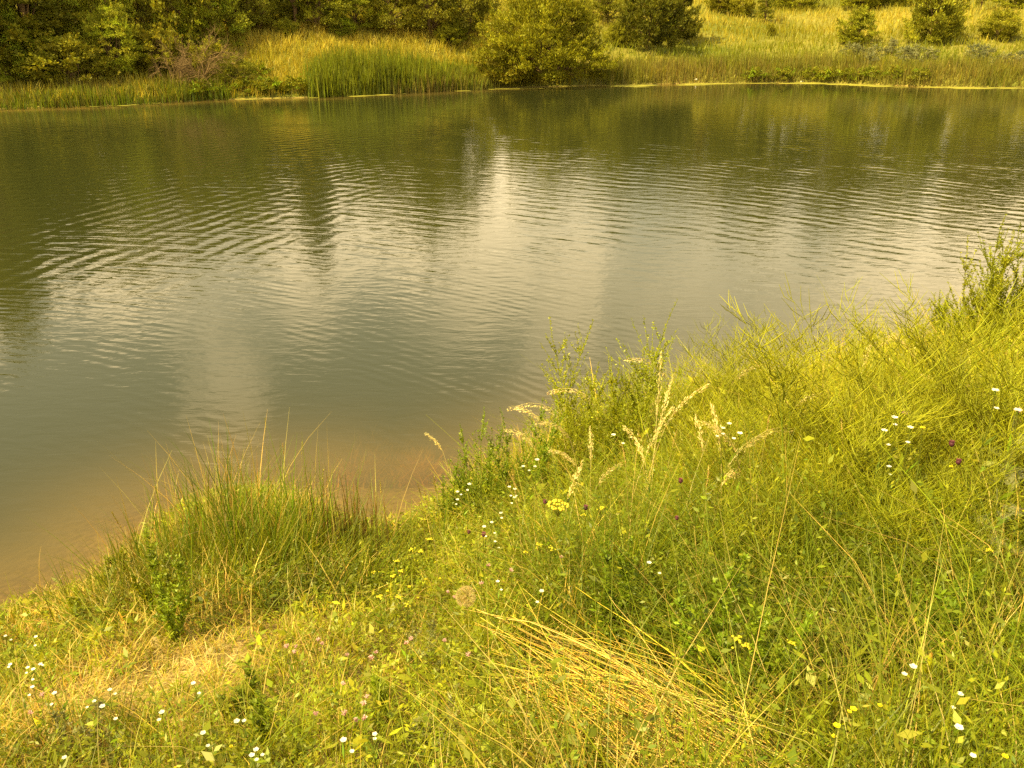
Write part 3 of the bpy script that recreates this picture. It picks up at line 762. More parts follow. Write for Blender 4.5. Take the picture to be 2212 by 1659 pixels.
# floating algae along the far shore
def ribbon_mat(name, a, b):
    m, q = new_mat(name); geo = q.n('ShaderNodeNewGeometry')
    nz = q.noise(geo.outputs['Position'], 3.0, 4.0, .7)
    bs = q.n('ShaderNodeBsdfPrincipled'); q.link(q.mix(nz, a, b), bs.inputs['Base Color']); bs.inputs['Roughness'].default_value = .8
    o = q.n('ShaderNodeOutputMaterial'); q.link(bs.outputs[0], o.inputs[0]); return m
M_ALG = ribbon_mat('floating_algae', (0.15, 0.15, 0.012, 1), (0.32, 0.29, 0.03, 1))
def algae(name, n, pxr, dmax, label, dens=1.0):
    m = MB(); u = R.uniform(pxr[0], pxr[1], n)
    k = 0; xs_ = []; 
    fx = np.array([plane_hit(p, 190)[0] for p in u]); fy = np.interp(fx, FAR[:, 0], FAR[:, 1])
    w = dmax*(.15 + .85*vnoise(fx, fx*0, .22, 41))
    kp = vnoise(fx, fx*0+5, .5, 43) > .38; fx = fx[kp]; fy = fy[kp]; w = w[kp]; n = len(fx)
    yy = fy + .25 - R.uniform(0, 1, n)**1.3*w
    r = R.uniform(.12, .45, n)
    ang = np.arange(8)*np.pi/4
    for ax_, (X0, Y0, r0) in enumerate(zip(fx, yy, r)):
        rj = r0*R.uniform(.6, 1.3, 8)
        top = np.stack([X0 + np.cos(ang)*rj*2.0, Y0 + np.sin(ang)*rj*.55, np.full(8, .006 + .00001*ax_)], -1)
        bot = top.copy(); bot[:, 2] = -.01
        V = np.concatenate([top, bot])[None]
        F = [(0, 1, 2, 3), (0, 3, 4, 7), (4, 5, 6, 7)] + [(i, 8+i, 8+(i+1) % 8, (i+1) % 8) for i in range(8)]
        m.add(V, F, np.ones(3))
    kind(m.build(name, M_ALG), 'stuff', label)
algae('algae_mat', 330, (1340, 2300), 1.7, 'yellow green algae floating along the right part of the far shore')
algae('algae_mat', 34, (560, 1290), .8, 'thin strip of algae floating from the tall reeds to the willow')
algae('algae_mat', 26, (60, 480), .5, 'orange tinted algae floating along the left shore')

# ------------------------------------------------------------------ near bank: plants one by one
C_STEM = np.array([0.17, 0.19, 0.03])
def curve_pts(h, lean, az, n=8, droop=0.0, wob=.01):
    t = np.linspace(0, 1, n); d = np.array([math.cos(az), math.sin(az)])
    out = lean*(.2*t + .8*t**2)
    P = np.stack([d[0]*out + R.normal(0, wob, n)*t, d[1]*out + R.normal(0, wob, n)*t, h*(t - droop*t**4)], -1); P[0] = (0, 0, -.02)
    return P

def flower_proto(kd):
    """one flower at the top of a 1 m... stem: returns dict of part meshes, head height"""
    parts = []
    h = {'white': .34, 'pink': .24, 'yellow': .28, 'buttercup': .32, 'purple': .42, 'umbel': .55}[kd]
    st = MB(); P = curve_pts(h, R.uniform(-.05, .05), R.uniform(0, 6), wob=.004); tube(st, P, np.linspace(.0018, .0012, 8), C_STEM, 4); top = P[-1]
    n = 9; i = R.integers(1, 6, n); a = R.uniform(0, 6.28, n)
    lf = MB(); leaves(lf, P[i], np.stack([np.cos(a), np.sin(a), np.full(n, .7)], -1), R.uniform(.03, .06, n), R.uniform(.006, .014, n), vary(G_GRN*1.1, n))
    hd = MB()
    def ring(k, L, Wd, col, tilt, c=top, off=0.0, b=.65):
        a = np.arange(k)*2*np.pi/k + off + R.uniform(-.1, .1, k)
        ax = np.stack([np.cos(a), np.sin(a), np.full(k, tilt)], -1)
        leaves(hd, np.tile(c, (k, 1)), ax, np.full(k, L), np.full(k, Wd), col, np.tile([0, 0, 1.], (k, 1)) + R.normal(0, .1, (k, 3)), belly=b)
    if kd == 'white':
        ring(5, .012, .0115, np.array([.88, .86, .84]), .35)
        blob(hd, top - [0, 0, .006], .004, .004, .008, G_GRN*1.2, 6, 4)
        P2 = [P[5], P[5] + [.03, .01, .05]]; tube(st, P2, .001, C_STEM); ring(5, .009, .009, np.array([.86, .84, .82]), .4, c=np.array(P2[1]))
    elif kd == 'pink':
        for j in range(26):
            d = norm(R.normal(size=3)); d[2] = abs(d[2])*.8
            leaves(hd, (top + d*.005)[None], (d + [0, 0, .25])[None], [.010], [.0045], np.array([.66, .44, .50])*R.uniform(.8, 1.25))
        blob(hd, top, .007, .007, .006, np.array([.45, .26, .28]), 6, 4)
    elif kd == 'yellow':
        for j in range(14):
            o = R.normal(0, .009, 2); c = top + [o[0], o[1], .002 - 8*(o[0]**2+o[1]**2)]
            blob(hd, c, .0055, .0055, .003, np.array([.62, .56, .03])*R.uniform(.85, 1.15), 6, 4)
            tube(st, [P[-2], c], .0007, C_STEM, 3)
    elif kd == 'umbel':
        for j in range(46):
            r_ = .05*math.sqrt(R.uniform(0, 1)); a = R.uniform(0, 6.28); c = top + [r_*math.cos(a), r_*math.sin(a), .012*math.cos(r_/.05*1.3) + R.normal(0, .002)]
            blob(hd, c, .0075, .0075, .005, np.array([.66, .58, .05])*R.uniform(.85, 1.1), 6, 4)
            tube(st, [P[-1] - [0, 0, .035], c], .0007, C_STEM*1.5, 3)
    elif kd == 'buttercup':
        ring(5, .010, .0095, np.array([.75, .66, .01]), .45)
        blob(hd, top + [0, 0, .003], .004, .004, .003, np.array([.6, .42, .02]), 6, 4)
    elif kd == 'purple':
        blob(hd, top, .013, .013, .014, np.array([.10, .025, .05]), 8, 6, .12)
        ring(14, .018, .006, np.array([.15, .03, .07]), .8, c=top+[0, 0, .004])
    return [('stem', st.mesh('stem', M_LEAF)), ('leaf', lf.mesh('leaf', M_LEAF)), ('flower_head', hd.mesh('flower_head', M_PETAL))], top

FP_ = {}
def nth(j, n):
    if n == 1: return ''
    if j == 0: return ', left one' if n == 2 else ', leftmost'
    if j == n-1: return ', right one' if n == 2 else ', rightmost'
    return ', ' + ['', 'second', 'third', 'fourth', 'fifth', 'sixth', 'seventh', 'eighth'][j] + ' from left'
def flower(kd, i, px, py, name, label, cat='flower', group=None, sc=1.0):
    key = (kd, i % 3)
    if key not in FP_: FP_[key] = flower_proto(kd)
    parts, top = FP_[key]
    x, y, z = at(px, py, lift=top[2]*sc); sc *= min(max(math.hypot(x, y)/3.8, .9), 1.5); sc *= .85; zf = 1.0 + .95*min(max((px-900)/400, 0), 1) + (.3 if kd == 'pink' else 0); x, y, z = at(px, py, lift=top[2]*sc*zf)
    a = R.uniform(0, 6.28); tx = math.cos(a)*top[0] - math.sin(a)*top[1]; ty = math.sin(a)*top[0] + math.cos(a)*top[1]
    o = thing(name, label, cat, (x - tx*sc, y - ty*sc, z), a, group, sc)
    for nm, me in parts:
        q = part(nm, me, o)
        if nm == 'flower_head': q.location.z = top[2]*(zf-1)
        else: q.scale.z = zf

def batch(kd, name, pts, group, sc=1.0):
    """pts: (label, [(px, py), ...]) - flowers of one label stand together and nothing tells them apart"""
    i = 0
    for lb, ps in pts:
        for j, (px, py) in enumerate(sorted(ps)):
            flower(kd, i, px, py, name, lb + nth(j, len(ps)), 'flower', group, sc*R.uniform(.85, 1.15)); i += 1
batch('white', 'white_flower', [
    ('white flower by the inlet at the foot of the leafy sprigs', [(988, 1063), (988, 1081), (1014, 1048)]),
    ('white flower in the tight pair below the leafy sprigs', [(1100, 1054), (1112, 1057)]),
    ('white flower above the flat yellow flower head', [(1160, 995), (1130, 1008), (1112, 1076)]),
    ('white flower left of the flat yellow flower head', [(1062, 1130), (1082, 1110), (1046, 1140), (1070, 1172)]),
    ('lone white flower between the dry grass plumes', [(1325, 940)]), ('white flower under the arching dry plume', [(1575, 918), (1562, 926), (1598, 938)]),
    ('lone white flower just right of the round seed head', [(1075, 1257)]), ('pair of white blooms right of the round seed head and lower', [(1170, 1278)]),
    ('white flower alone in the middle of the tall green grass', [(1402, 1218)]),
    ('white flower standing beside the closed seed bud', [(1972, 1443)]), ('white flower low at right below the seed bud', [(2073, 1504)]), ('lowest white flower at right', [(2068, 1583)]),
    ('white flower beside the pod weeds at right', [(1932, 905), (1966, 926), (1910, 932), (1920, 1010)]), ('white flower at the right edge', [(2197, 890), (2150, 845)]),
    ('white flower at the left edge by the water', [(12, 1375), (78, 1378)]), ('white flower by the left end of the bare path', [(60, 1443), (22, 1436), (72, 1447), (88, 1438)]),
    ('white flower left of the bare path, lower', [(70, 1485), (118, 1498)]), ('white flower on the bare path', [(238, 1494), (205, 1520)]),
    ('tall white flower right on the bare path', [(418, 1478)]), ('white flower below the bare path', [(350, 1542), (222, 1530)]), ('white flower below the path, further right', [(512, 1562), (440, 1590)]),
    ('white flower at the bottom centre left', [(810, 1590), (742, 1600)]), ('white flower at the bottom edge', [(545, 1637), (554, 1625), (140, 1640)])], 'small white flowers of the near bank')
batch('pink', 'pink_clover', [
    ('pink clover head against the round seed head', [(968, 1281), (982, 1292), (1040, 1262)]), ('pink clover left of the white flowers by the seed head', [(1055, 1222), (1104, 1232)]),
    ('pink clover beside the dry hollow under the reed clump', [(620, 1400), (636, 1410), (640, 1398)]), ('pink clover pair above the middle of the bank', [(688, 1383), (696, 1394)]),
    ('lone pink clover in the dry grass', [(750, 1417)]), ('pale pink clover left of the stalk tuft', [(802, 1421), (812, 1412)]), ('pink clover in the stalk tuft', [(888, 1385), (878, 1392)]),
    ('bright pink clover in the lower middle', [(742, 1478), (793, 1508), (785, 1522)]), ('pink clover of the lowest pink cluster', [(745, 1545), (787, 1556), (770, 1560), (683, 1546)]),
    ('pink clover at the left below the path', [(92, 1503), (66, 1540)]), ('pink clover under the round seed head', [(1012, 1415), (960, 1385)]),
    ('large pink clover high among the pod weeds', [(2090, 838)]), ('pink clover at the right edge', [(2200, 888), (1955, 895)])], 'pink clover heads of the near bank')
batch('yellow', 'yellow_yarrow', [
    ('small flat yellow head above the inlet edge', [(928, 1165), (910, 1190), (888, 1187)]), ('pale yellow flat head near the water end of the inlet', [(857, 1213), (850, 1246), (808, 1235), (868, 1236)]),
    ('yellow flat head left of the seed head', [(820, 1290), (862, 1291), (878, 1308)]), ('small yellow head beside the purple flowers', [(1165, 1178), (1135, 1195), (1190, 1185)]),
    ('small yellow head beside the large flat yellow one', [(1260, 1112), (1300, 1098)]), ('yellow head at the lower right', [(1595, 1388), (1710, 1390), (1612, 1400)]), ('yellow head at the right edge', [(2135, 1193), (2190, 706)])], 'small flat yellow flower heads')
flower('umbel', 0, 1205, 1095, 'yellow_umbel', 'large flat cluster of deep yellow flowers in the middle of the bank', 'flower', None, 1.0)
batch('buttercup', 'buttercup', [
    ('bright yellow buttercup between inlet and seed head', [(920, 1253), (950, 1251), (903, 1293), (884, 1270), (837, 1278)]),
    ('bright yellow buttercup at the lower right beside the straw', [(1833, 1545), (1842, 1538), (1805, 1580), (1800, 1596), (1900, 1528)]), ('buttercup among the pod weeds', [(1992, 928), (2054, 1010)]), ('buttercup left of the seed head at the path', [(500, 1618), (2170, 1637)])], 'bright yellow buttercups')
batch('purple', 'purple_flower', [
    ('dark purple flower head left of the yellow cluster', [(1013, 1150), (1045, 1156)]), ('dark purple flower head right of the yellow cluster', [(1265, 1098), (1177, 1086)]),
    ('dark purple flower head right of the dry plumes', [(1470, 1040), (1462, 1120)]), ('dark purple flower head in the pod weeds', [(2070, 1000), (2055, 962)])], 'dark purple flower heads', .9)
flower('pink', 1, 1213, 1205, 'red_clover', 'single reddish clover head below the large yellow cluster', 'flower')

# dry panicle grasses
def plume(px, py, hgt, az, droop, label, name='dry_plume_grass', colr=None, headf=.30, group='dry grass plumes'):
    colr = np.array([.66, .54, .24]) if colr is None else colr
    lean = hgt*.22; h_top = hgt*(1-droop*.35)
    x, y, z = at(px, py, lift=h_top*.9)
    o = thing(name, label, 'grass', (x - math.cos(az)*lean*.9, y - math.sin(az)*lean*.9, 0), 0, group)
    o.location.z = float(height(o.location.x, o.location.y))
    t = np.linspace(0, 1, 14); d = np.array([math.cos(az), math.sin(az)])
    zz = hgt*np.where(t < .72, t, .72 + (t-.72) - droop*(t-.72)**2*3.2); out = lean*(t**2) + droop*hgt*.9*np.maximum(t-.68, 0)**1.35*1.3
    P = np.stack([d[0]*out, d[1]*out, zz], -1); P[0, 2] = -.02
    m = MB(); tube(m, P, np.linspace(.0022, .0008, 14), colr, 4); m.build('stem', M_STRAW, o)
    n = 170; tt = 1 - headf + R.uniform(0, headf, n); pos = np.stack([np.interp(tt, t, P[:, k]) for k in range(3)], -1)
    a = R.uniform(0, 6.28, n); spread = .017*np.sin(np.clip((tt-1+headf)/headf, 0, 1)*np.pi*.85+.3)
    off = np.stack([np.cos(a)*spread, np.sin(a)*spread, R.uniform(-.015, .02, n)], -1)*R.uniform(.1, 1, (n, 1)); off[:, 2] -= droop*.02
    tg = norm(np.stack([np.gradient(P[:, k]) for k in range(3)], -1)); tgi = np.stack([np.interp(tt, t, tg[:, k]) for k in range(3)], -1)
    m = MB(); leaves(m, pos + off, tgi*1.0 + off*22, R.uniform(.010, .020, n), R.uniform(.0022, .005, n), vary(colr*1.0, n, .2)); m.build('seed_head', M_STRAW, o)
    m = MB(); k = 3; ribbons(m, np.tile([0, 0, 0.], (k, 1)) + R.normal(0, .01, (k, 3))*[1, 1, 0], R.uniform(0, 6.28, k), np.full(k, hgt*.5)*R.uniform(.6, 1.1, k), np.full(k, .15), np.full(k, .005), vary(STRAW*.8, k), 5); m.build('leaf', M_STRAW, o)
PL = [(1412, 832, 1.0, 3.0, .7, 'leftmost plume of the tallest dry tuft, bent left'), (1424, 822, 1.08, 1.4, .1, 'tallest dry grass plume standing upright at the centre'),
      (1440, 868, 1.0, 1.0, .15, 'upright dry plume right in the tallest tuft'), (1434, 905, .92, .3, .1, 'shorter upright dry plume of the tallest tuft'), (1482, 848, 1.02, .1, .35, 'dry plume leaning to the right beside the tallest tuft'),
      (1612, 828, .95, 0.0, .9, 'arching dry plume bowed to the right over the pod weeds'), (1252, 902, .9, 3.1, .9, 'dry plume arching left below the tall leafy sprigs'),
      (1180, 922, .85, 3.1, .9, 'dry plume drooping left in front of the leafy sprigs'), (1152, 925, .85, 2.9, .7, 'leftmost dry plume beside the leafy sprigs'), (1205, 950, .8, 3.3, .6, 'dry plume right of the drooping pair'),
      (1132, 960, .7, 3.0, .6, 'short dry plume left of the drooping pair'), (1640, 965, .75, .2, .8, 'low dry plume right of the arching one'), (1560, 975, .72, 2.8, .5, 'low dry plume below the arching one'),
      (1595, 985, .7, .5, .6, 'low pale plume above the pod weeds'), (1545, 940, .8, 1.8, .3, 'dry plume between tallest tuft and arching one'), (1225, 1010, .62, 3.0, .6, 'short plume above the large yellow flower cluster'),
      (1310, 1030, .6, .4, .5, 'small plume right of the yellow flower cluster'), (1868, 785, .8, 1.0, .4, 'left plume of the dry tuft at the far end of the pod weeds'), (1900, 760, .8, .2, .6, 'pale plume above the pod weeds, middle of the far tuft'),
      (1950, 775, .78, 2.6, .5, 'plume in front of the right hand bush, left one'), (1985, 745, .8, 0.6, .5, 'plume in front of the right hand bush, right one'), (2180, 702, .7, 1.5, .2, 'upright plume at the right edge'),
      (940, 965, .62, 2.9, .4, 'green seed plume leaning over the inlet')]
for q in PL: plume(*q)

# stiff green and dry spikes
def spike(px, py, hgt, lean, az, label, colr, group, name='grass_spike'):
    x, y, z = at(px, py, lift=hgt)
    x0, y0 = x - math.cos(az)*lean, y - math.sin(az)*lean
    o = thing(name, label, 'grass', (x0, y0, float(height(x0, y0))), 0, group)
    P = curve_pts(hgt + (z - o.location.z), lean, az, 8, 0, .003); m = MB(); tube(m, P, np.linspace(.002, .001, 8), colr*.8, 4); m.build('stem', M_STRAW, o)
    n = 60; t = R.uniform(0, 1, n); pos = P[-2]*(1-t[:, None]) + (P[-1])*t[:, None]; a = R.uniform(0, 6.28, n)
    ax = norm(P[-1]-P[-2]) + np.stack([np.cos(a), np.sin(a), a*0], -1)*.35
    m = MB(); leaves(m, pos, ax, R.uniform(.008, .014, n), R.uniform(.003, .005, n), vary(colr, n)); m.build('seed_head', M_STRAW, o)
SPK = [(573, 903, 'tallest green spike of the reed clump'), (612, 960, 'green spike right of the tallest one in the clump'), (652, 955, 'dark green spike at the top right of the clump'), (240, 1108, 'pale spike leaning left over the water'),
       (335, 1052, 'thin spike at the left shoulder of the clump'), (822, 1040, 'single spike between clump and inlet'), (903, 1045, 'pale spike right of the inlet'), (915, 1058, 'thick pale spike right of the inlet'), (935, 1030, 'thin upright spike at the inlet'),
       (700, 1015, 'spike at the right of the clump'), (1883, 680, 'tall brown spike against the water above the far plumes'), (1785, 720, 'thin spike above the pod weeds'), (1945, 712, 'short spike left of the right hand bush'), (1497, 815, 'dark spike right of the tallest tuft'), (1040, 985, 'thin spike in front of the leafy sprigs')]
for i, (px, py, lb) in enumerate(SPK): spike(px, py, R.uniform(.55, .75), R.uniform(.0, .16), R.uniform(0, 6.28), lb, lerp(STRAW, G_YEL, np.array([R.uniform(0, .8)]))[0], 'single grass spikes')

MORE = [(1275, 985, 'between the small plume and the arching dry one'), (1345, 960, 'left of the tallest dry tuft'), (1375, 1010, 'at the left foot of the tallest dry tuft'), (1462, 930, 'close behind the tallest dry tuft'),
        (1510, 965, 'right of the plume leaning right'), (1530, 1010, 'under the low dry plumes'), (1585, 1045, 'below the low pale plume'), (1660, 900, 'in the pod weeds right of the arching plume'), (1735, 860, 'in the middle of the pod weeds'),
        (1815, 905, 'in the pod weeds under the far plumes'), (1240, 1060, 'behind the large yellow flower cluster'), (1110, 1030, 'among the white flowers by the sprigs'), (2030, 880, 'in the pod weeds left of the pink clover'), (2165, 830, 'right of the large pink clover')]
for i, (px, py, lb) in enumerate(MORE):
    if i % 2: spike(px, py, R.uniform(.6, .8), R.uniform(.0, .12), R.uniform(0, 6.28), 'upright dry grass spike ' + lb, STRAW*1.15, 'upright dry spikes')
    else: plume(px, py, R.uniform(.65, .8), R.uniform(0, 6.28), R.uniform(.2, .8), 'slender dry plume ' + lb)
# leafy sprigs (tall many branched weed)
def sprig(px, pyt, pyb, label, colr, w=.28, dens=1.0, name='leafy_sprig', group='tall leafy sprigs', leaf=.022):
    nst = 4 if px > 1990 and pyt < 700 else 3
    x, y, z = at(px, pyb); D = y*math.cos(PITCH) + (H-z)*math.sin(PITCH); hgt = (pyb - pyt)*D/FPX*(1.32 if 1150 < px < 1450 and name == 'leafy_sprig' else 1.16)/math.cos(PITCH*.7)
    o = thing(name, label, 'plant', (x, y, z), R.uniform(0, 6.28), group)
    st = MB(); lf = MB(); rs = max(D/5.5, 1); leaf = leaf*max(D/6, .85)
    def stem(p0, d, L, r, lev, n=9):
        P = [p0]; 
        for i in range(n): d = norm(d + R.normal(0, .07, 3) + np.array([0, 0, .05])); P.append(P[-1] + d*L/n)
        P = np.array(P); tube(st, P, np.linspace(r, r*.45, n+1)*rs, colr*1.15, 4)
        k = int((110 if lev == 0 else 70)*dens*L/.6) + 6; t = R.uniform(.12, 1, k); i = np.minimum((t*n).astype(int), n-1); f = (t*n-i)[:, None]
        pos = P[i]*(1-f) + P[i+1]*f; a = R.uniform(0, 6.28, k)
        ln = leaf*R.uniform(.5, 1.3, k)*(1.15-.5*t)
        leaves(lf, pos, np.stack([np.cos(a), np.sin(a), R.uniform(.2, 1.3, k)], -1), ln, ln*.42, vary(colr, k, .2, .06))
        if lev < 1:
            nb = int(12*max(L/.6, .6))
            for j in range(nb):
                q = int(R.uniform(1, n-1)); a = R.uniform(0, 6.28)
                stem(P[q], norm(np.array([math.cos(a)*.55, math.sin(a)*.55, .9])), L*R.uniform(.25, .45)*(1.2-q/n), r*.55, 1, 6)
    for s in range(nst):
        a = R.uniform(0, 6.28); stem(np.array([R.normal(0, .03), R.normal(0, .03), -.02]), norm(np.array([math.cos(a)*w*.5, math.sin(a)*w*.5, 1])), hgt*(1 if s == 0 else R.uniform(.65, .95)), .003, 0)
    st.build('stem', M_LEAF, o); lf.build('leaf', M_LEAF, o, )
SPC = np.array([0.29, 0.32, 0.014]); SPD = np.array([0.16, 0.22, 0.012])
SP = [(1210, 760, 1030, 'tall leafy sprig at the left of the middle group', SPC), (1255, 765, 1040, 'tall leafy sprig second of the middle group', SPC), (1318, 718, 1040, 'tallest leafy sprig against the pond', SPC), (1350, 790, 1040, 'leafy sprig just right of the tallest one', SPC),
      (1385, 815, 1050, 'right leafy sprig of the middle group, left of the dry tuft', SPC*.9), (1290, 840, 1060, 'shorter leafy sprig in front of the tallest', SPC*.85), (1232, 850, 1070, 'shorter leafy sprig in front of the second', SPC*.8),
      (1055, 872, 1110, 'dark green leafy sprig rising highest by the inlet', SPD*1.2), (1010, 940, 1130, 'dark leafy sprig left of the highest by the inlet', SPD), (975, 975, 1140, 'leftmost dark leafy sprig, over the inlet', SPD), (1090, 900, 1110, 'dark leafy sprig right of the highest by the inlet', SPD*1.2), (1130, 880, 1090, 'green leafy sprig between dark and light groups', SPD*1.3), (1165, 900, 1090, 'green leafy sprig behind the drooping plumes', SPD*1.4), (1040, 985, 1150, 'low dark leafy sprig in front of the inlet group', SPD*.9),
      (2018, 640, 860, 'leafy sprig at the left of the right hand bush', SPC), (2055, 655, 850, 'leafy sprig low in the right hand bush', SPC), (2100, 610, 850, 'leafy sprig in the middle of the right hand bush', SPC*.8), (2140, 505, 830, 'tallest leafy sprig at the right edge of the pond', SPC*.8), (2178, 520, 820, 'second tallest leafy sprig at the right edge of the pond', SPC*.8), (2205, 560, 840, 'rightmost leafy sprig, cut by the frame', SPC*.8), (2160, 640, 860, 'leafy sprig in front of the tallest right hand ones', SPC*.8),
      (1800, 850, 960, 'dark leafy sprig at the shore behind the pod weeds', SPD), (1925, 790, 930, 'dark leafy sprig right of the far plumes', SPD), (1965, 760, 900, 'dark leafy sprig left of the right hand bush', SPD)]
for q in SP: sprig(*q)
for q in [(2030, 560, 850, 'airy leafy sprig standing out left of the tallest right hand ones', SPC), (2075, 545, 850, 'airy leafy sprig just left of the tallest at the right edge', SPC), (2120, 560, 850, 'airy leafy sprig touching the tallest at the right edge', SPC*.9), (2190, 600, 860, 'leafy sprig low at the right edge of the frame', SPC), (2090, 690, 900, 'short leafy sprig at the foot of the right hand group', SPC), (2010, 700, 900, 'short leafy sprig at the left foot of the right hand group', SPC)]:
    sprig(*q)
# shrubby weeds
for q in [(265, 1180, 1290, 'pale leafy weed at the left foot of the reed clump', SPC*.8, .5, 1.6), (385, 1170, 1385, 'leafy shrubby weed at the front left of the reed clump', SPD*1.2, .5, 2.2), (335, 1205, 1345, 'bushy green weed left in front of the reed clump', SPC*.7, .6, 2.0),
          (180, 1265, 1345, 'low leafy weed by the left shore', SPC*.9, .9, 1.8), (520, 1460, 1560, 'upright dark weed standing in the bare path', SPD, .3, 1.6), (600, 1480, 1610, 'tall dark leaved weed below the bare path', SPD, .3, 1.5), (860, 1440, 1560, 'weed with long grey green leaves in the lower middle', SPD*1.4, .5, 1.3),
          (1500, 1230, 1400, 'bushy weed in the middle of the tall grass', SPD*1.3, .6, 2.0), (1850, 1180, 1380, 'dark bushy weed right of the middle', SPD*.9, .6, 2.4), (1990, 1220, 1420, 'dark bushy weed at the right', SPD*1.1, .6, 2.4), (2120, 1300, 1480, 'dark leafy weed near the right edge', SPD*1.2, .6, 2.0), (1650, 1250, 1430, 'leafy weed above the straw sheaf', SPD*1.5, .6, 1.8), (1310, 1180, 1330, 'leafy weed below the purple flowers', SPD*1.1, .6, 2.0)]:
    q = list(q)
    if q[0] > 1200: q[2] += 110; q[1] -= 20
    sprig(*q[:5], w=q[5], dens=q[6], name='leafy_weed', group='bushy weeds of the near bank', leaf=.034)

# pod weeds: sprawling thin stems with long slender pods
def pod_proto():
    st = MB(); pd = MB(); C = np.array([0.36, 0.38, 0.016])
    def stem(p0, d, L, r, lev):
        n = 8; P = [p0]
        for i in range(n): d = norm(d + R.normal(0, .09, 3) + np.array([0, 0, .02])); P.append(P[-1] + d*L/n)
        P = np.array(P); tube(st, P, np.linspace(r, r*.4, n+1), C*R.uniform(.75, 1.1), 4)
        k = int(11*L/.5)+2
        for j in range(k):
            t = R.uniform(.25, 1); i = min(int(t*n), n-1); q = P[i] + (P[i+1]-P[i])*(t*n-i)
            a = R.uniform(0, 6.28); dd = norm(norm(P[i+1]-P[i])*.5 + np.array([math.cos(a), math.sin(a), .25])*.9); Lp = R.uniform(.07, .13)
            e = q + dd*Lp*.5; dd = norm(dd + np.array([0, 0, R.uniform(.2, .9)]) + R.normal(0, .15, 3)); tube(pd, [q, e, e + dd*Lp*.55], [.0008, .0014, .0006], C*R.uniform(.7, 1.4), 3)
        if lev < 2:
            for j in range(6 if lev == 0 else 3):
                q = R.integers(2, n); a = R.uniform(0, 6.28); stem(P[q], norm(d*.4 + np.array([math.cos(a)*.8, math.sin(a)*.8, .5])), L*R.uniform(.35, .6), r*.6, lev+1)
    for s in range(3):
        a = R.uniform(0, 6.28); stem(np.array([0, 0, -.02]), norm(np.array([math.cos(a)*.45, math.sin(a)*.45, 1])), R.uniform(.5, .65), .003, 0)
    return st.mesh('pod_stem', M_LEAF), pd.mesh('pods', M_LEAF)
PODS = [pod_proto() for _ in range(5)]
pw = [(1570, 830, 'feathery pod weed reaching furthest left, above the dry grass'), (1640, 760, 'tallest pod weed, its open branches against the pond'), (1700, 790, 'pod weed right of the tallest one'), (1760, 770, 'pod weed in the middle of the group against the pond'), (1830, 800, 'pod weed left of the far plumes'),
      (1900, 820, 'pod weed below the far plumes'), (1980, 800, 'pod weed right below the far plumes'), (2060, 760, 'pod weed below the right hand bush'), (2130, 740, 'pod weed under the tallest right hand sprig'), (2195, 760, 'pod weed at the right edge below the bush')]
rows = [(930, 'upper'), (1010, 'middle'), (1105, 'lower')]
def pod(px, py, i, lb, sc=1.0):
    x, y, z = at(px, py, lift=.55*sc); o = thing('pod_weed', lb, 'plant', (x, y, z), R.uniform(0, 6.28), 'yellow green pod weeds at the right', sc)
    part('stem', PODS[i % 5][0], o); part('seed_pods', PODS[i % 5][1], o)
for i, (px, py, lb) in enumerate(pw): pod(px, py, i, lb, R.uniform(1.25, 1.6))
k = 0
for py, rn in rows:
    pxs = list(range(1580 if py < 1100 else 1720, 2240, 84 if py < 1050 else 105))
    for j, px in enumerate(pxs):
        pod(px + R.uniform(-25, 25), py + R.uniform(-30, 30), k, 'pod weed in the %s row of the mass right of the plumes%s' % (rn, nth(j, len(pxs))), R.uniform(.75, 1.05)*(1 if py < 1050 else .82)); k += 1

# reed clump at the shore
cx_, cy_, cz_ = at(520, 1230)
o = thing('reed_clump', 'clump of green and brown reeds standing at the water edge on the left', 'reeds', (cx_, cy_, 0))
def clump(n, cols, wd, h0, h1, sx, sy, ox, oy, name, lean=.25, droop=.1):
    x = R.normal(0, sx, n) + ox; y = R.normal(0, sy, n) + oy; z = height(cx_+x, cy_+y); m = MB()
    hg = R.uniform(h0, h1, n)*np.exp(-(x/1.1)**2*.5)
    ribbons(m, np.stack([x, y, np.maximum(z, -.1)-.03], -1), R.uniform(0, 6.28, n), hg, hg*R.uniform(.03, lean*2, n), np.full(n, wd)*R.uniform(.6, 1.3, n), vary(lerp(cols[0], cols[1], R.uniform(0, 1, n)), n, .18), 5, droop=R.uniform(0, droop*2, n)*(R.uniform(0, 1, n) < .3), twist=R.uniform(-.5, .5, n), tip=.06)
    m.build(name, M_GRASS, o)
clump(300, (G_DRK*1.3, G_GRN*1.2), .010, .45, .95, .36, .2, .12, .12, 'green_leaf')
clump(260, (TAN*.75, STRAW*1.0), .009, .40, .98, .4, .2, -.12, .18, 'dead_leaf', .3, .5)
clump(80, (TAN*.35, TAN*.7), .013, .4, .8, .12, .1, .62, .15, 'dead_leaf', .12)
clump(3600, (G_GRN*.75, G_YEL*.6), .006, .25, .58, .46, .28, .05, -.02, 'undergrowth', .45, .4)

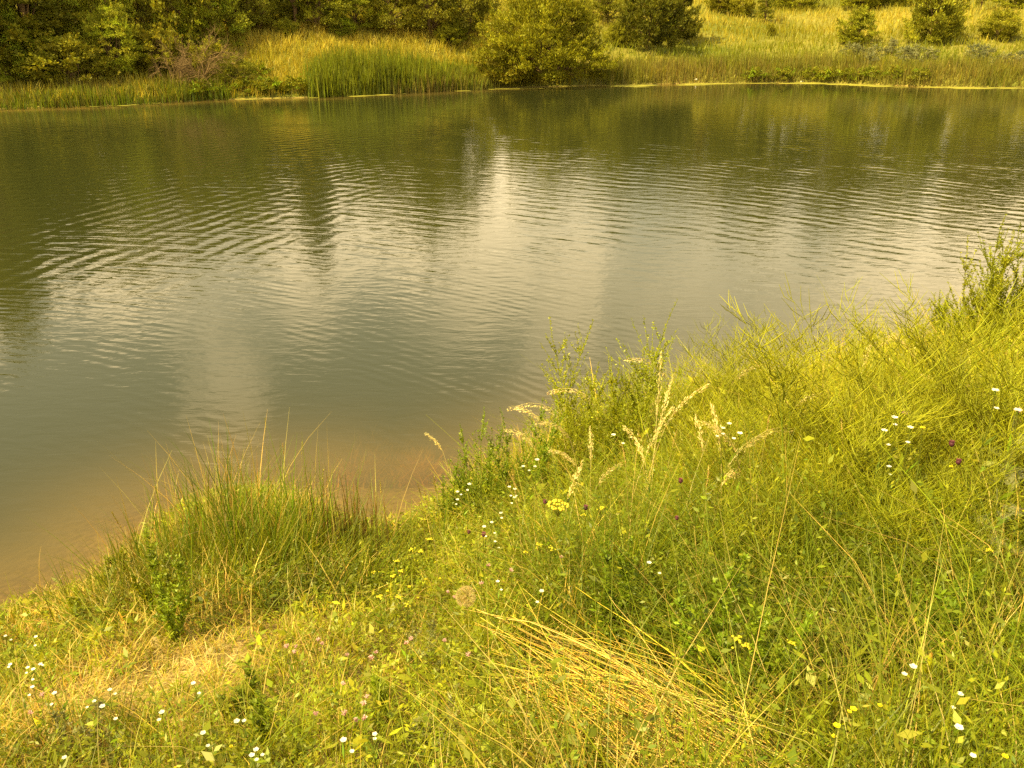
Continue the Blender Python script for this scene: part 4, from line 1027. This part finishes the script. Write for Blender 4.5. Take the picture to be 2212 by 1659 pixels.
# straw sheaf flattened at the lower right
def sheaf(n, a0, a1, label, wd=.0042, cols=(GOLD*1.05, np.array([.66, .55, .2])), spread=.12, name='flattened_straw', hi=.24):
    A = np.array(at(*a0)); B = np.array(at(*a1)); o = thing(name, label, 'straw', (float(A[0]), float(A[1]), float(A[2])))
    m = MB()
    for i in range(n):
        s = R.normal(0, spread, 2); e = R.normal(0, spread*1.5, 2); t = np.linspace(0, 1, 8); f0, f1 = R.uniform(0, .3), R.uniform(.7, 1.1)
        tt = f0 + (f1-f0)*t; x = A[0]*(1-tt) + B[0]*tt + s[0]*(1-t) + e[0]*t; y = A[1]*(1-tt) + B[1]*tt + s[1]*(1-t) + e[1]*t
        b = R.uniform(.3, 1); z = A[2]*(1-tt) + B[2]*tt + .04 + hi*b*(.5 + .35*np.sin(np.pi*t)) + R.normal(0, .008, 8)
        tube(m, np.stack([x, y, z], -1) - A, R.uniform(.5, 1, 1)[0]*wd*.5, vary(lerp(cols[0], cols[1], R.uniform(0, 1, 1)), 1, .18)[0], 3)
    m.build('stalks', M_STRAW, o)
sheaf(250, (1760, 1890), (1150, 1510), 'sheaf of golden dry stalks flattened across the lower right')
sheaf(60, (1760, 1830), (1190, 1480), 'thinner layer of pale stalks lying above the golden sheaf', cols=(STRAW, TAN*1.2), spread=.08, hi=.2)
sheaf(80, (1740, 1690), (1580, 1570), 'short orange brown straw in the dark hollow beside the sheaf', cols=(TAN*.7, GOLD*.7), spread=.12, hi=.08)
sheaf(1, (1420, 1820), (1090, 1500), 'single thick yellow stalk lying across the lower middle', wd=.011, cols=(G_YEL*1.6, G_YEL*1.8), spread=.0, hi=.12, name='thick_stalk')
sheaf(1, (1610, 1435), (1400, 1420), 'single pale stalk lying flat above the sheaf', wd=.006, cols=(STRAW*1.2, STRAW*1.3), spread=.0, hi=.3, name='pale_stalk')

# sandy stone
def stone(px, py, r, label, name, mat, lift=.0):
    x, y, z = at(px, py, lift=lift); m = MB(); blob(m, (0, 0, 0), r, r*.8, r*.62, np.ones(3), 14, 10, .07)
    o = m.build(name, mat, smooth_=True); o.location = (x, y, z + lift + r*.1); o.rotation_euler = (0.2, .1, R.uniform(0, 6)); tag(o, label, 'stone'); return o
M_SAND = rock_mat('sandstone', (0.22, 0.165, 0.07, 1), (0.38, 0.29, 0.13, 1))
def seed_clock(px, py):
    x, y, z = at(px, py, lift=.30); o = thing('seed_head_plant', 'large round fluffy beige seed head beside pink clover', 'plant', (x, y, z))
    m = MB(); tube(m, curve_pts(.30, .01, 0, wob=.001), .002, G_YEL*.8, 5); m.build('stem', M_LEAF, o)
    n = 260; d = norm(R.normal(size=(n, 3))); c = np.array([0, 0, .30]); m = MB(); blob(m, c, .010, .010, .008, TAN*.7, 8, 6)
    w = np.full(n, .0008); leaves(m, c + d*.006, d, np.full(n, .036), w, vary(TAN, n, .1))
    k = np.repeat(np.arange(n), 12); e = norm(d[k] + R.normal(0, .55, (n*12, 3)))
    leaves(m, c + d[k]*.034, e, R.uniform(.008, .014, n*12), np.full(n*12, .0009), vary(np.array([.55, .45, .24]), n*12, .12)); m.build('seed_head', M_PETAL, o)
seed_clock(1006, 1290)
stone(345, 1392, .05, 'flat pale stone in the short grass left of the clump hollow', 'stone', M_SAND, 0)
stone(458, 1412, .03, 'small pale stone at the front of the dark hollow under the clump', 'stone', M_SAND, 0)
M_WHT = rock_mat('weathered_plastic', (0.75, 0.75, 0.72, 1), (0.85, 0.85, 0.82, 1))
def scrap(px, py, w, label):
    x, y, z = at(px, py); m = MB(); blob(m, (0, 0, 0), w, w*.6, w*.45, np.ones(3), 8, 6, .2)
    o = m.build('plastic_scrap', M_WHT, smooth_=True); o.location = (x, y, max(z, 0) + w*.3); tag(o, label, 'litter')
scrap(1504, 176, .10, 'small white scrap lying at the far water line left of the young pine')
scrap(1732, 178, .09, 'small white scrap on the algae below the slope')

# submerged weeds
def pondweed(px, py, n, sp, label, colr):
    x, y = plane_hit(px, py, -.12); m = MB(); o = thing('pond_weed', label, 'plant', (x, y, -.25))
    p = np.stack([R.normal(0, sp, n), R.normal(0, sp*.6, n), np.zeros(n)], -1); hg = R.uniform(.14, .25, n)
    ribbons(m, p, R.uniform(0, 6.28, n), hg, hg*.8, np.full(n, .012), vary(colr, n, .3), 3); m.build('frond', M_LEAF, o)
pondweed(905, 1010, 420, .085, 'orange brown water weed just under the surface near the inlet', np.array([.75, .42, .07]))
pondweed(815, 1005, 500, .16, 'dim brown water weed left of the orange one', np.array([.5, .3, .07]))
pondweed(860, 945, 350, .22, 'faint deeper water weed beyond the orange one', np.array([.45, .3, .08]))

# thistle with big grey leaves at the right edge
def thistle(px, py, sc, label, nl=9):
    x, y, z = at(px, py, lift=.35*sc); o = thing('thistle', label, 'plant', (x, y, z), 0, None, sc)
    m = MB(); P = curve_pts(.55, .08, 2.0, wob=.004); tube(m, P, np.linspace(.006, .003, 8), T_SIL, 6); m.build('stem', M_LEAF, o)
    for j in range(nl):
        a = j*2.4; i = 1 + (j*5 // nl); L = R.uniform(.16, .26); n = 9; m = MB(); t = np.linspace(0, 1, n)
        d = np.array([math.cos(a), math.sin(a)]); s = np.array([-d[1], d[0]])
        wv = .16*L*4*np.sin(np.pi*np.clip(t*.9+.08, 0, 1))*np.where(np.arange(n) % 2 == 0, .55, 1.15)*.4
        c = np.stack([d[0]*L*t, d[1]*L*t, .5*L*t - .55*L*t**2], -1) + P[i]
        up = np.zeros((n, 3)); up[:, 2] = wv*.25
        A_ = c + np.stack([s[0]*wv, s[1]*wv, wv*0], -1) + up; B_ = c - np.stack([s[0]*wv, s[1]*wv, wv*0], -1) + up
        V = np.stack([A_, c, B_], 1).reshape(1, -1, 3)
        F = [(3*q, 3*q+1, 3*q+4, 3*q+3) for q in range(n-1)] + [(3*q+1, 3*q+2, 3*q+5, 3*q+4) for q in range(n-1)]
        m.add(V, F, T_SIL*R.uniform(1.0, 1.3)); m.build('leaf', M_LEAF, o)
thistle(2200, 1000, 1.0, 'pale grey thistle with broad jagged leaves at the right edge')
thistle(2165, 1150, .8, 'smaller grey thistle below the pale one at the right edge')

# silvery stalks at the bottom
for i, q in enumerate([(150, 1500, 1640, 'silvery forked stalk at the bottom left corner'), (190, 1520, 1655, 'silvery stalk right of the forked one'), (270, 1560, 1670, 'silvery stalk low at the bottom left'), (930, 1540, 1650, 'grey green feathery weed at the bottom centre'), (985, 1500, 1640, 'pale feathery weed right of the grey green one'), (880, 1560, 1660, 'small silvery weed left of the grey green one'), (905, 1330, 1470, 'pale silvery stems in the middle of the bank')]):
    sprig(*q, np.array([.26, .27, .11]), w=.5, dens=.9, name='silvery_weed', group='silvery weeds of the near bank', leaf=.026)
# closed seed bud
def bud(px, py):
    x, y, z = at(px, py, lift=.4); o = thing('seed_bud', 'large closed green seed bud with an orange tip on a stout stem', 'plant', (x, y, z))
    m = MB(); tube(m, curve_pts(.38, .01, 0, wob=.001), .0025, G_YEL, 5); m.build('stem', M_LEAF, o)
    m = MB(); t = np.linspace(0, 1, 8); tube(m, np.stack([t*0, t*0, .375 + .06*t], -1), .011*np.array([.4, .9, 1, .95, .8, .6, .5, .3]), G_YEL*1.2, 8); m.build('bud', M_LEAF, o)
    m = MB(); tube(m, [[0, 0, .43], [0, 0, .437], [0, 0, .443]], [.005, .005, .002], np.array([.5, .3, .06]), 6); m.build('bud_tip', M_LEAF, o)
bud(2005, 1440)
